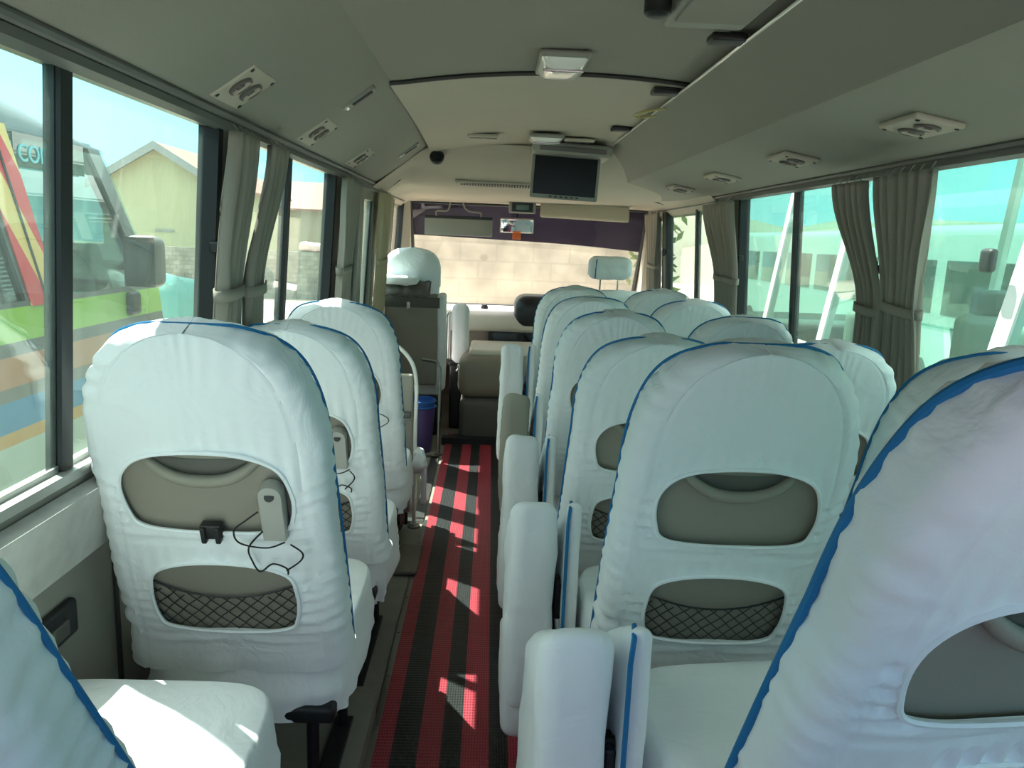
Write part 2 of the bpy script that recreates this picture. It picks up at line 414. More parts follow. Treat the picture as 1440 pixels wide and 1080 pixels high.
L_OPEN = [(-.66, 2.03, .93), (2.13, 3.47, .93), (3.66, 4.60, -.3), (4.72, 5.30, .93), (5.42, 6.05, .93)]
R_OPEN = [(-.66, 2.36, .93), (2.46, 4.00, .93), (4.10, 5.68, .93), (5.76, 6.08, .93)]
side_wall(-1, L_OPEN, 'wall_left', 'grey left side wall of the bus below the windows')
side_wall(1, R_OPEN, 'wall_right', 'grey right side wall of the bus below the windows')
# pale ledge under the left windows, and vertical panel joints
lg = MB()
lg.hexa([(-1.045, YR, .765), (-1.020, YR, .765), (-1.020, 3.6, .765), (-1.045, 3.6, .765), (-1.01, YR, .915), (-.985, YR, .905), (-.985, 3.6, .905), (-1.01, 3.6, .915)])
struct('trim_2', lg, M['ledge'], 'pale marbled ledge panel under the left windows', 'trim')
lg = MB()
lg.hexa([(1.045, YR, .765), (1.020, YR, .765), (1.020, YF, .765), (1.045, YF, .765), (1.01, YR, .915), (.985, YR, .905), (.985, YF, .905), (1.01, YF, .915)])
struct('trim_3', lg, M['ledge'], 'pale ledge panel under the right windows', 'trim')
tj = MB()
for y in (1.52, 2.6): tj.box((-1.052, y, .02), (-1.044, y + .012, .76))
struct('trim_4', tj, M['seam'], 'dark joints in the left wall panel', 'trim')
# rear wall with a wide window (behind the camera; it lets daylight in)
rw = MB().box((-1.1, YR - .05, 0), (1.1, YR, .85)).box((-1.1, YR - .05, 1.62), (1.1, YR, 1.95)).box((-1.1, YR - .05, .85), (-.85, YR, 1.62)).box((.85, YR - .05, .85), (1.1, YR, 1.62))
struct('wall_rear', rw, M['lining'], 'rear wall of the bus behind the last row', 'wall')
struct('window_9', MB().box((-.85, YR - .03, .85), (.85, YR - .025, 1.62)), M['g_rear'], 'rear window of the bus', 'window')

# ceiling, left cove, right duct, front header
def arch(x): return 1.925 - .055 * (x / .62) ** 2 if abs(x) < .62 else 1.87
SEAM_Y = 2.66
ce = MB()
xs = [-.635 + i * (.60 + .635) / 20 for i in range(21)]
def sheet(mb, fn, ys, t=.03, dz=0):
    top = [[(x, y, fn(x, y) + t) for x in xs] for y in ys]; bot = [[(x, y, fn(x, y)) for x in xs] for y in ys]
    mb.grid(bot); mb.grid(top)
sheet(ce, lambda x, y: arch(x), [YR, 0, .8, 1.6, SEAM_Y])
cl_ = struct('ceiling', ce, M['lining'], 'grey headlining over the rear of the bus', 'ceiling', smooth=True)
ce = MB()
sheet(ce, lambda x, y: arch(x) - .012 - .03 * max(0, (y - 3.3) / 1.0) ** 2, [SEAM_Y, 2.8, 3.2, 3.6, 4.0, 4.30])
struct('ceiling_front', ce, M['lining2'], 'beige headlining over the front of the bus', 'ceiling', smooth=True)
sm = MB().tube([(x, SEAM_Y - .004 , arch(x) - .007) for x in xs], .008, 6)
struct('trim_5', sm, M['seam'], 'curved dark seam across the headlining', 'trim', smooth=True)
roof = MB()
rp_ = [(-1.045, 1.70), (-1.00, 1.80), (-.90, 1.90), (-.70, 1.97), (0, 2.02), (.70, 1.97), (.90, 1.90), (1.00, 1.80), (1.045, 1.70)]
roof.grid([[(x, y, z) for x, z in rp_] for y in (YR - .05, YF + .1)]).grid([[(x, y, z + .015) for x, z in rp_] for y in (YR - .05, YF + .1)])
struct('ceiling_roof_skin', roof, M['white_paint'], 'outer roof skin of the bus', 'roof')

cvL = spline([(-.935, 1.658), (-.90, 1.675), (-.78, 1.757), (-.68, 1.832), (-.635, 1.868), (-.622, 1.885)], 5)
cv = MB()
for off in (0, .025):
    cv.grid([[(p[0] - off, y, p[1] + off) for p in cvL] for y in (YR, 1, 2, 3, 4, 4.35, 4.75)])
struct('ceiling_cove', cv, M['lining'], 'sloping grey cove panel above the left windows', 'ceiling', smooth=True)
cvE = MB().tube([(-.622, 4.26, 1.872), (-.64, 4.33, 1.85), (-.72, 4.60, 1.79), (-.80, 4.72, 1.735), (-.90, 4.80, 1.67), (-.95, 4.82, 1.635)], .006, 6)
struct('trim_6', cvE, M['seam'], 'dark joint where the left cove meets the front header', 'trim', smooth=True)
# duct on the right: face, rounded nose and underside with a lighter lip at its top edge
nose = spline([(.327, 1.878), (.37, 1.842), (.44, 1.783), (.485, 1.744), (.497, 1.733), (.512, 1.729), (.62, 1.712), (.78, 1.684), (.93, 1.655)], 5)
du = MB()
for off in (0, .02):
    du.grid([[(p[0] + off, y, p[1] + off) for p in nose] for y in (YR, 1, 2, 3, 4, 5, 5.35)])
duct = empty('overhead_duct', (.6, 2.3, 1.757), 'long grey overhead duct above the right seats', 'duct', kind='structure')
d_ = du.build('duct_panel', M['lining'], duct, ang=60); d_.location = (-.6, -2.3, -1.757)
d_ = MB().tube([(.325, YR, 1.880), (.325, 5.2, 1.880)], .004, 6).build('edge_lip', M['lamp'], duct); d_.location = (-.6, -2.3, -1.757)
duE = MB().tube([(.44, 4.80, 1.780), (.50, 5.05, 1.728), (.64, 5.2, 1.705), (.78, 5.38, 1.680), (.93, 5.45, 1.650)], .006, 6)
struct('trim_7', duE, M['seam'], 'dark joint at the front end of the right duct', 'trim', smooth=True)

# front header: falls from the headlining, then runs forward to the windscreen
hd = MB()
prof = spline([(4.27, 1.872), (4.30, 1.845), (4.38, 1.80), (4.52, 1.757), (4.66, 1.724), (4.80, 1.699), (5.0, 1.682), (5.5, 1.662), (6.05, 1.642), (6.22, 1.655)], 4)
hx = [-1.02 + i * 2.04 / 24 for i in range(25)]
def hz(x, y, z):
    k = max(0, (abs(x) - .60) / .40)
    if abs(x) > .62: z = min(z, 1.872 - (abs(x) - .62) * .74)
    return z
for off in (0, .02):
    hd.grid([[(x, p[0] + .10 * max(0, abs(x) - .3) , hz(x, p[0], p[1]) + off) for x in hx] for p in prof])
struct('ceiling_header', hd, M['lining2'], 'beige moulded header above the windscreen', 'ceiling', smooth=True)
# dark upper recess in the header
# window rails
for sgn, nm, lab in ((-1, 'trim_8', 'double grey rail along the top of the left windows'), (1, 'trim_9', 'grey rail along the top of the right windows')):
    t = MB()
    t.hexa([(sgn * .975, YR, 1.618), (sgn * .947, YR, 1.624), (sgn * .947, 5.9, 1.624), (sgn * .975, 5.9, 1.618), (sgn * .975, YR, 1.64), (sgn * .947, YR, 1.64), (sgn * .947, 5.9, 1.64), (sgn * .975, 5.9, 1.64)])
    t.tube([(sgn * .942, YR, 1.650), (sgn * .942, 5.6, 1.650)], .010, 8)
    struct(nm, t, M['rail'], lab, 'rail', smooth=True)

# ------------------------------------------------------------------ windows
def window(idx, sgn, y0, y1, divs, label, gm='g_side', latches=(), zb=GL_BOT, thick=.018):
    root = empty('window_%d' % idx, (sgn * wx(zb), (y0 + y1) / 2, zb), label, 'window', kind='structure')
    ox, oy, oz = root.location
    def pt(y, z, d=0): return (sgn * (wx(z) + d) - ox, y - oy, z - oz)
    def bar(mb, ya, yb, za, zc, d0, d1):
        mb.hexa([pt(ya, za, d0), pt(ya, za, d1), pt(yb, za, d1), pt(yb, za, d0), pt(ya, zc, d0), pt(ya, zc, d1), pt(yb, zc, d1), pt(yb, zc, d0)])
    fr = MB()
    bar(fr, y0, y0 + .032, zb, GL_TOP, .0, .05); bar(fr, y1 - .032, y1, zb, GL_TOP, .0, .05)
    fr.build('frame', M['rubber'], root, False)
    tr = MB(); bar(tr, y0, y1, zb, zb + .018, -.004, .05); bar(tr, y0, y1, GL_TOP - .010, GL_TOP, .010, .05)
    bar(tr, y0, y1, zb + .018, zb + .028, .018, .024)
    tr.build('track', M['alu'], root, False)
    edges = [y0 + .02] + list(divs) + [y1 - .02]
    for k in range(len(edges) - 1):
        g = MB(); d = .022 + .012 * (k % 2)
        a, b = edges[k] - (.02 if k else 0), edges[k + 1] + (.02 if k < len(edges) - 2 else 0)
        bar(g, a, b, zb + .012, GL_TOP - .008, d, d + .004)
        g.build('glass_pane', M[gm], root, False)
    for y in divs:
        dv = MB(); bar(dv, y - .018, y + .018, zb + .012, GL_TOP - .008, .012, .020); bar(dv, y - .012, y + .020, zb + .012, GL_TOP - .008, .026, .044)
        dv.build('divider', M['rubber'], root, False)
    for y in latches:
        z = 1.33
        lt = MB().rbox(Vector(pt(y, z, -.026)), (.012, .012, .028), .008, 3).rbox(Vector(pt(y + (.03 if sgn < 0 else -.0), z, .0)), (.014, .028, .014), .006, 3)
        lt.build('latch', M['black'], root)
    return root
window(1, -1, -.66, 2.03, [1.33], 'large left window with a black divider beside the parked van', latches=[1.985])
window(2, -1, 2.13, 3.47, [2.74], 'left window with a slim divider between two curtain bundles')
window(3, -1, 4.72, 5.30, [], 'narrow left window ahead of the door')
window(4, -1, 5.42, 6.05, [], 'left front quarter window', gm='g_clear')
window(5, 1, -.66, 2.36, [1.0], 'large right window nearest the camera', latches=[2.32])
window(6, 1, 2.46, 4.00, [3.28], 'right window with a slim divider in the middle of the bus', latches=[2.50, 3.965])
window(7, 1, 4.10, 5.68, [4.88], 'right window ahead of the middle curtains', latches=[5.62])
window(8, 1, 5.76, 6.08, [], 'right front quarter window', gm='g_clear')

# passenger door in the left side
dr = empty('door_1', (-1.0, 4.13, -.3), 'grey framed folding passenger door with dotted glass', 'door', kind='structure')
def dpt(y, z, d=0): return (-(wx(max(z, 0)) + d) + 1.0, y - 4.13, z + .3)
def dbar(mb, ya, yb, za, zc, d0, d1): mb.hexa([dpt(ya, za, d0), dpt(ya, za, d1), dpt(yb, za, d1), dpt(yb, za, d0), dpt(ya, zc, d0), dpt(ya, zc, d1), dpt(yb, zc, d1), dpt(yb, zc, d0)])
for (a, b) in ((3.67, 4.13), (4.14, 4.59)):
    m = MB(); dbar(m, a, a + .06, -.3, 1.64, 0, .035); dbar(m, b - .06, b, -.3, 1.64, 0, .035); dbar(m, a + .06, b - .06, 1.56, 1.64, 0, .035)
    dbar(m, a + .06, b - .06, .30, .42, 0, .035); dbar(m, a + .06, b - .06, -.3, .0, 0, .035)
    m.build('door_leaf', M['dvd'], dr, False)
    g = MB(); dbar(g, a + .06, b - .06, .42, 1.56, .014, .02); g.build('glass_pane', M['g_side'], dr, False)
    g = MB(); dbar(g, a + .06, b - .06, .0, .30, .014, .02); g.build('lower_glass', M['g_side'], dr, False)
    g = MB(); dbar(g, a + .055, a + .09, .42, 1.56, .008, .013); dbar(g, b - .09, b - .055, .42, 1.56, .008, .013); g.build('rubber_seal', M['rubber'], dr, False)
def door_grille():
    m = MB()
    for k in range(44):
        z = .50 + k * .0225; dbar(m, 3.775, 3.86, z, z + .011, .010, .013)
    return m
door_grille().build('dotted_screen', M['lamp'], dr, False)
se = MB().box((-.625, 3.60, 0), (-.575, 4.70, .012)).box((-1.04, 3.565, 0), (-.575, 3.615, .012)).box((-1.04, 4.665, 0), (-.575, 4.715, .012))
struct('trim_10', se, M['steel'], 'metal edging around the door step well', 'trim')

# ------------------------------------------------------------------ aisle mat
mm = MB()
ys = [-.5 + i * .2 for i in range(30)]
mm.grid([[(x, y, .009) for x in (-.555, -.4, -.3, -.2, -.06)] for y in ys]).grid([[(x, y, .001) for x in (-.555, -.06)] for y in (ys[0], ys[-1])])
for x in (-.555, -.06): mm.grid([[(x, y, z) for z in (.001, .009)] for y in ys])
tag(mm.build('aisle_mat', M['mat'], smooth=False), 'long red and black striped mat down the aisle floor', 'mat')

# ------------------------------------------------------------------ passenger seats
BL, HW, TH = .785, .226, .105
def sup(theta, n): return (max(0, cos(theta)) ** (2 / n), max(0, sin(theta)) ** (2 / n))
def loop_pts(hw, th, bulge, NB=60):
    r = min(.036, hw * .8, th * .48); pts = []
    for i in range(NB + 1):
        x = -(hw - r) + 2 * (hw - r) * i / NB; pts.append((x, -bulge * (1 - (x / max(hw, 1e-6)) ** 2)))
    for k in range(1, 7): a = -pi / 2 + k * pi / 12; pts.append((hw - r + r * cos(a), r + r * sin(a)))
    for k in range(1, 6): pts.append((hw, r + (th - 2 * r) * k / 6))
    for k in range(0, 7): a = k * pi / 12; pts.append((hw - r + r * cos(a), th - r + r * sin(a)))
    for k in range(1, 16): x = (hw - r) * (1 - 2 * k / 16); pts.append((x, th + .012 * (1 - (x / max(hw, 1e-6)) ** 2)))
    for k in range(0, 7): a = pi / 2 + k * pi / 12; pts.append((-hw + r + r * cos(a), th - r + r * sin(a)))
    for k in range(1, 6): pts.append((-hw, th - r - (th - 2 * r) * k / 6))
    for k in range(0, 6): a = pi + k * pi / 12; pts.append((-hw + r + r * cos(a), r + r * sin(a)))
    return pts
NB = 60
IDX_R = NB + 1 + 6 + 5 + 1       # loop index of the front edge, right side
IDX_L = IDX_R + 6 + 15 + 6 - 1
def ring_list():
    R = []; S0 = .93
    for i in range(84): s = S0 * i / 84; R.append(s)
    t0 = math.asin(((S0 - .6) / .4) ** 1.4)
    for k in range(15): t = t0 + (pi / 2 * .998 - t0) * k / 14; R.append(.60 + .40 * sup(t, 2.8)[1])
    out = []
    for s in R:
        hw = HW * (1 - .055 * (s / .6) ** 2) if s < .6 else max(hwk(s * BL), HW * .05)
        th = TH * (1 - .45 * max(0, (s - .86) / .14) ** 2.5)
        out.append((s * BL, hw, th))
    return out
def hole(pts): return np.array(spline([(x, s * BL) for x, s in pts], 6, True))
UP = hole([(-.120, .488), (0, .478), (.125, .484), (.152, .53), (.152, .60), (.128, .668), (.06, .704), (-.04, .707), (-.115, .684), (-.152, .625), (-.150, .54)])
LO = hole([(-.112, .158), (0, .146), (.112, .154), (.138, .195), (.142, .275), (.125, .342), (.05, .376), (-.05, .378), (-.125, .345), (-.142, .275), (-.138, .195)])
def sdf(poly, x, y):
    a = poly; b = np.roll(poly, -1, 0); p = np.array([x, y])
    ab = b - a; t = np.clip(((p - a) * ab).sum(1) / (ab * ab).sum(1), 0, 1); q = a + ab * t[:, None]
    d = np.hypot(*(p - q).T); i = d.argmin()
    inside = ((a[:, 1] > y) != (b[:, 1] > y)) & (x < (b[:, 0] - a[:, 0]) * (y - a[:, 1]) / (b[:, 1] - a[:, 1] + 1e-12) + a[:, 0])
    return (-d[i] if inside.sum() % 2 else d[i]), q[i]
def tilt(p, rec, z0=.42):
    x, y, s = p; return (x, y * cos(rec) - s * sin(rec), z0 + s * cos(rec) + y * sin(rec))

def cover_mesh(rec, seed):
    R = ring_list(); n = None; V = []; keep = []
    for (s, hw, th) in R:
        L = loop_pts(hw, th, .012 * min(1, hw / HW)); n = len(L)
        for j, (x, y) in enumerate(L): V.append([x, y, s])
    V = np.array(V); H = len(R)
    info = {}
    step = 2 * HW / NB
    for i in range(H):
        for j in range(NB + 1):
            k = i * n + j; x, y, s = V[k]
            best = None
            for P in (UP, LO):
                if abs(s - P[:, 1].mean()) > .20: continue
                d, q = sdf(P, x, s)
                if best is None or abs(d) < abs(best[0]): best = (d, q)
            if best is not None:
                info[k] = best
    inside = set()
    for k, (d, q) in info.items():
        if abs(d) < step * .55 and not (k % n in (0, NB)): V[k][0], V[k][2] = q[0], q[1]; info[k] = (0, q)
        elif d < 0: inside.add(k)
    faces = [tuple((H - 1) * n + j for j in range(n))]
    for i in range(H - 1):
        for j in range(n):
            a, b, c, d = i * n + j, i * n + (j + 1) % n, (i + 1) * n + (j + 1) % n, (i + 1) * n + j
            q = (a, b, c, d)
            if any(k in inside for k in q): continue
            if all(k in info and info[k][0] <= 0 for k in q):   # all four on a rim: drop if its middle is inside
                mx, mz = V[list(q)].mean(0)[[0, 2]]
                if min(sdf(UP, mx, mz)[0], sdf(LO, mx, mz)[0]) < 0: continue
            faces.append(q)
    # bring every vertex on a rim exactly onto the rim curve
    cnt = {}
    for q in faces:
        for a_, b_ in zip(q, q[1:] + q[:1]): cnt[(min(a_, b_), max(a_, b_))] = cnt.get((min(a_, b_), max(a_, b_)), 0) + 1
    for (a_, b_), c_ in cnt.items():
        if c_ == 1:
            for k in (a_, b_):
                if k in info and k not in inside and abs(info[k][0]) < step * 2.6: V[k][0], V[k][2] = info[k][1]; info[k] = (0, info[k][1])
    # wrinkles of the cloth
    D = np.zeros(len(V))
    for k in range(len(V)):
        x, y, s = V[k]; j = k % n; sn = s / BL
        lo = .0045 * nz(x * 6 + seed, s * 6, y * 6) + .0030 * nz(x * 15 + seed, s * 9, y * 12) + .0022 * abs(nz(x * 11 + s * 9 + seed, s * 7 - x * 5, 3.3)) 
        g = 0
        back = j <= NB
        if k in info:
            d = max(0, info[k][0]); q = info[k][1]
            fall = math.exp(-d / .035)
            if s > q[1] + .2 * abs(x - q[0]): g += .0070 * fall * sin(x * 210 + 3.0 * nz(x * 9, seed, s * 6)) * (.35 + max(0, nz(x * 7 + seed * 2, 1.3)) * 1.6) * min(1, d / .012)
            elif abs(x) > abs(q[0]): g += .0058 * fall * sin(s * 230 + 3 * nz(s * 11, seed, x * 8)) * min(1, d / .010)
            g += .0022 * math.exp(-(d / .007) ** 2)                   # stitched hem
        if not back:                                               # gusset: short creases across it
            g += .0046 * sin(s * 170 + 6 * nz(s * 8, seed, x * 2)) * max(0, .35 + nz(s * 9 + seed, 4 * (1 if x > 0 else -1)))
        if sn > .84 and hwk(s) > .02: g += .0022 * sin(math.atan2(x, (s / BL - .55) * .5 * BL) * 40 + 9 * nz(x * 9, seed, s * 4)) * min(1, (sn - .84) / .06) * (.4 + max(0, nz(x * 8 + 5 + seed, 2.2)))
        if j in (1, NB - 1): g -= .003                             # sewn seam at the edge of the back panel
        if sn < .07: g += .006 * (1 - sn / .07) * (1 + nz(x * 14 + seed, .5))
        D[k] = lo + g
    mb = MB(); mb.v = [tuple(p) for p in V]; mb.f = faces
    me = mb.mesh('cover', M['cloth'], ang=180)
    me.update()
    nrm = [v.normal.copy() for v in me.vertices]
    co = {}
    for k, v in enumerate(me.vertices):
        p = v.co + nrm[k] * D[k]; v.co = tilt(p, rec)
    # turn the hems inward so that the cloth has thickness
    import bmesh
    bm = bmesh.new(); bm.from_mesh(me)
    bmesh.ops.delete(bm, geom=[v for v in bm.verts if not v.link_faces], context='VERTS')
    be = [e for e in bm.edges if e.is_boundary]
    ex = bmesh.ops.extrude_edge_only(bm, edges=be)
    for v in [g_ for g_ in ex['geom'] if isinstance(g_, bmesh.types.BMVert)]: v.co += Vector((0, .007 * cos(rec), .007 * sin(rec)))
    bmesh.ops.recalc_face_normals(bm, faces=bm.faces); bm.to_mesh(me); bm.free()
    me.shade_smooth(); me.set_sharp_from_angle(angle=rad(60))
    return me
def hwk(s):
    return HW if s < .6 * BL else HW * .945 * max(0, 1 - ((s / BL - .6) / .4) ** 2.8) ** (1 / 2.8)
def piping_mesh(rec, r=.0042):
    R = ring_list(); left = []; right = []
    for (s, hw, th) in R:
        L = loop_pts(hw, th, .012); a = L[IDX_R]; b = L[IDX_L]
        tp = .005 * max(0, (s / BL - .75) / .25); right.append(tilt((a[0] + .0012, a[1] + .0025, s + tp * .5), rec)); left.append(tilt((b[0] - .0012, b[1] + .0025, s + tp * .5), rec))
    pts = right[:-4] + left[:-4][::-1]
    return MB().tube(pts, r, 8).mesh('piping', M['piping'])
def shell_mesh(rec):
    mb = MB(); R = ring_list()[:-2]; P = []
    for (s, hw, th) in R[::2]:
        k = .955; L = loop_pts(max(hw * k, .01), th * .80, .008, 24)
        P.append([tilt((x, y + .011, s * .985 + .004), rec) for x, y in L] )
    P = [r + [r[0]] for r in P]; mb.grid(P)
    mb.add(P[0][:-1], [tuple(range(len(P[0]) - 1))]); mb.add(P[-1][:-1], [tuple(range(len(P[-1]) - 1))])
    return mb.mesh('backrest', M['shell'], ang=50)
def hem_mesh(rec, P):
    pts = [tilt((x, -.0125 * (1 - (x / HW) ** 2) - .0025, s), rec) for x, s in P]
    return MB().tube(pts, .0042, 6, closed=True).mesh('hem', M['cloth'])
def handle_mesh(rec):
    mb = MB(); pts = []; rr = []
    for i in range(25):
        t = -1 + i / 12
        pts.append(tilt((.098 * t - .004, .004 - .012 * (1 - t ** 4), BL * (.676 - .052 * (1 - abs(t) ** 2.4))), rec)); rr.append(.0120 - .003 * abs(t) ** 3)
    mb.tube(pts, rr, 10)
    return mb.mesh('grab_handle', M['shell'])
def recess_mesh(rec):
    mb = MB(); P = [[tilt((.110 * t - .01, .0035 - .002 * (1 - t * t), BL * (.690 - (.012 + k * .055) * (1 - abs(t) ** 2.2))), rec) for t in [-1 + i / 10 for i in range(21)]] for k in (0, .3, .6, .9)]
    return mb.grid(P).mesh('handle_recess', M['shell_dark'])
def net_mesh(rec):
    mb = MB()
    def top(x): return BL * (.315 - .055 * (1 - (x / .165) ** 2))
    def pt(x, s): return tilt((x, .004 - .012 * (1 - (x / .17) ** 2), s), rec)
    mb.tube([pt(-.165 + .33 * i / 16, top(-.165 + .33 * i / 16)) for i in range(17)], .0022, 5)
    for sg in (-1, 1):
        for k in range(-9, 20):
            pts = []
            for q in range(13):
                s = .119 + q * .0122; x = sg * (-.165 + k * .03 + q * .0115 * 1.05)
                x += .004 * nz(x * 30, s * 30)
                if abs(x) < .163 and s < top(x) + .004: pts.append(pt(x, s))
            if len(pts) > 2: mb.tube(pts, .0011, 4)
    return mb.mesh('net_pocket', M['black'])
def holder_mesh(rec):
    mb = MB()
    def hp(x, y, s): return Vector(tilt((x, y, s), rec))
    mt = Matrix.Translation(Vector((0, 0, 0)))
    n = 14; poly = [(-.022, -.075), (.022, -.075), (.022, .03)] + [(.022 * cos(pi * k / n), .03 + .022 * sin(pi * k / n)) for k in range(1, n)] + [(-.022, .03)]
    mb.prism(poly, lambda x, s: hp(.118 + x, -.002, .565 * BL + s), lambda x, s: hp(.118 + x * .93, -.028, .565 * BL + s * .97))
    return mb.mesh('cord_holder', M['holder'], ang=50)
def hole_mesh(rec):
    c = Vector(tilt((.118, -.0285, .565 * BL + .03), rec)); rot = Matrix.Rotation(pi / 2 - rec, 4, 'X')
    return MB().lathe([(.009, -.001), (.009, .0015), (.004, .002)], Matrix.Translation(c) @ rot, 16).mesh('peg_hole', M['black'])
def cord_mesh(rec, k):
    B = .565 * BL
    sh = [[(.113, B + .0), (.09, B - .02), (.065, B - .045), (.072, B - .075), (.12, B - .085), (.155, B - .07)],
          [(.115, B - .05), (.085, B - .09), (.088, B - .125), (.10, B - .15), (.125, B - .13), (.15, B - .14), (.152, B - .155)],
          [(.152, B - .14), (.18, B - .115), (.185, B - .095), (.165, B - .075)]]
    mb = MB()
    for i, s in enumerate(sh): mb.tube([tilt((p[0] - .017 + k * .012 * sin(i * 2 + p[1] * 40), -.034 + .006 * (i % 2), p[1]), rec) for p in spline(s, 6)], .0018, 6)
    return mb.mesh('cord', M['cord'])
def bracket_mesh(rec):
    mb = MB(); mtx = Matrix.Rotation(rec, 4, 'X'); c = Vector(tilt((.0, -.014, .486 * BL), rec))
    mb.rbox((0, 0, 0), (.020, .010, .016), .004, 3, mtx=Matrix.Translation(c) @ mtx)
    for s in (-1, 1): mb.rbox((s * .013, -.008, -.004), (.005, .008, .018), .003, 3, mtx=Matrix.Translation(c) @ mtx)
    return mb.mesh('clip', M['black'])
def cushion_mesh(seed, drop=.12, flare=.008, half=(.222, .262), top=.455, mname='cloth'):
    hx, hy = half; mb = MB(); P = []; n = 88
    def foot(k, r_):
        a = 2 * pi * k / n; c, s = cos(a), sin(a); e = .36
        return (hx * r_ * abs(c) ** e * (1 if c >= 0 else -1), hy * r_ * abs(s) ** e * (1 if s >= 0 else -1))
    for q in range(9):                                       # skirt from hem to the top edge
        t = q / 8; z = top - .035 - drop * (1 - t)
        row = []
        for k in range(n):
            x, y = foot(k, 1.0); a = 2 * pi * k / n
            wv = flare * (1 - t) * (sin(a * 13 + seed + 2 * nz(a * 2, seed)) * .6 + nz(a * 5 + seed, t * 3))
            d = 1 + wv / .25 - .03 * (t if t > .6 else 0)
            row.append((x * d, y * d, z + (1 - t) * .012 * nz(a * 3, seed + 4)))
        P.append(row)
    for q in range(1, 7):
        a2 = pi / 2 * q / 6; r_ = .97 - .05 * (1 - cos(a2)) / 1; z = top - .035 + .035 * sin(a2)
        P.append([(*foot(k, r_), z) for k in range(n)])
    for r_ in (.80, .62, .42, .22, .02):
        row = []
        for k in range(n):
            x, y = foot(k, r_); row.append((x, y, top + .018 * (1 - r_ ** 2) + .004 * nz(x * 9 + seed, y * 9) + .003 * nz(x * 22, y * 13 + seed)))
        P.append(row)
    mb.grid([r + [r[0]] for r in P])
    me = mb.mesh('cushion', M[mname], ang=70)
    for v in me.vertices: v.co.y += .245
    return me
def leg_mesh(x, h, top=.30):
    mb = MB()
    mb.tube([(x, .05, -h), (x, .05, top - .03), (x, .08, top), (x, .36, top), (x, .39, top - .03), (x, .39, -h)], .014, 8)
    mb.rbox((x, .205, -h + .006), (.025, .22, .006), .004, 2)
    return mb.mesh('leg', M['darkmetal'])
def frame_mesh(top=.30):
    mb = MB().rbox((0, .20, top + .012), (.20, .22, .02), .012, 3)
    mb.tube([(-.17, .03, .12), (.17, .03, .12)], .011, 8).tube([(-.17, .38, .12), (.17, .38, .12)], .011, 8)
    return mb.mesh('seat_frame', M['darkmetal'])

REC = rad(18)
SH = dict(cov=[cover_mesh(REC, 1.3), cover_mesh(REC, 8.1), cover_mesh(REC, 15.7)], pip=piping_mesh(REC, .0028), pipw=piping_mesh(REC, .0058), shell=shell_mesh(REC), hand=handle_mesh(REC), rece=recess_mesh(REC), hem=[hem_mesh(REC, UP), hem_mesh(REC, LO)],
          net=net_mesh(REC), hold=holder_mesh(REC), hol=hole_mesh(REC), cord=[cord_mesh(REC, 0), cord_mesh(REC, 1), cord_mesh(REC, -1)], brk=bracket_mesh(REC),
          cush=[cushion_mesh(2.2), cushion_mesh(6.9, drop=.15, flare=.014)], frame=frame_mesh())
LEGS = {h: [leg_mesh(s * .14, 0) for s in (-1, 1)] for h in (0,)}
def seat(x, y, zo, label, var=0, hold=False, clip=False, group='white covered passenger seats', wide=False):
    r = empty('passenger_seat', (x, y, zo), label, 'seat', group)
    sh = put(SH['shell'], 'backrest', r); put(SH['hand'], 'grab_handle', sh); put(SH['rece'], 'handle_recess', sh)
    cv_ = put(SH['cov'][var % 3], 'cover', r); put(SH['pipw' if wide else 'pip'], 'piping', cv_)
    for m in SH['hem']: put(m, 'hem', cv_)
    put(SH['net'], 'net_pocket', r)
    put(SH['cush'][var % 2], 'cushion', r)
    put(SH['frame'], 'seat_frame', r)
    for m in LEGS[0]: put(m, 'leg', r)
    if hold:
        h = put(SH['hold'], 'cord_holder', r); put(SH['hol'], 'peg_hole', h); put(SH['cord'][var % 3], 'cord', h)
    if clip: put(SH['brk'], 'clip', r)
    return r
ROWS = {0: (.66, .12), 1: (1.50, .06), 2: (2.19, 0), 3: (2.89, 0), 4: (3.59, 0), 5: (4.29, 0)}
def S(row, x, label, **k):
    y, z = ROWS[row]; r = seat(x, y, z, label, **k)
    r.scale.z = .968 if row > 1 else .984 if row == 1 else 1
    return r
def lean_back(r, extra):                     # recline the back about its hinge
    m = Matrix.Rotation(extra, 4, 'X'); h = Vector((0, 0, .42))
    for c in r.children:
        if c.name.split('.')[0] in ('backrest', 'cover', 'net_pocket', 'cord_holder', 'clip'): c.rotation_euler.x = extra; c.location = h - m @ h
q = S(0, -.815, 'white covered single seat cut off at the bottom left corner', var=2); q.location.y = .706; q.location.x = -.82; q.location.z = .172; lean_back(q, .18)
S(1, -.785, 'white single seat with a black clip and hanging cord, nearest whole one on the left', var=0, hold=True, clip=True)
S(2, -.80, 'white covered single seat second from the camera on the left of the aisle', var=1, hold=True)
S(3, -.82, 'white covered single seat farthest forward on the left, sunlit along its top', var=2, hold=True)
q = S(0, .267, 'large white covered seat with wide blue piping filling the bottom right corner', var=1, wide=True); q.location.y = .845; q.rotation_euler.z = .125; lean_back(q, .06); q.location.z = .150; q.location.x = .255
S(1, .19, 'white covered aisle seat right of the aisle with both dark pocket openings fully in view', var=0)
S(2, .172, 'white covered aisle seat on the right, second from the camera among the whole ones', var=2)
S(3, .172, 'white covered aisle seat on the right, third from the camera among the whole ones', var=1)
S(4, .172, 'white covered aisle seat on the right, fourth from the camera among the whole ones', var=0)
S(5, .172, 'white covered aisle seat on the right nearest the driver', var=2)
S(1, .66, 'white covered window seat with a blue edge behind the large corner seat', var=2)
S(2, .628, 'white covered window seat beside the twin dark curtains on the right', var=1)
S(3, .628, 'white covered window seat on the right with sunlit gathers, third from the camera', var=0)
S(4, .628, 'white covered window seat on the right, one row behind the last', var=2)
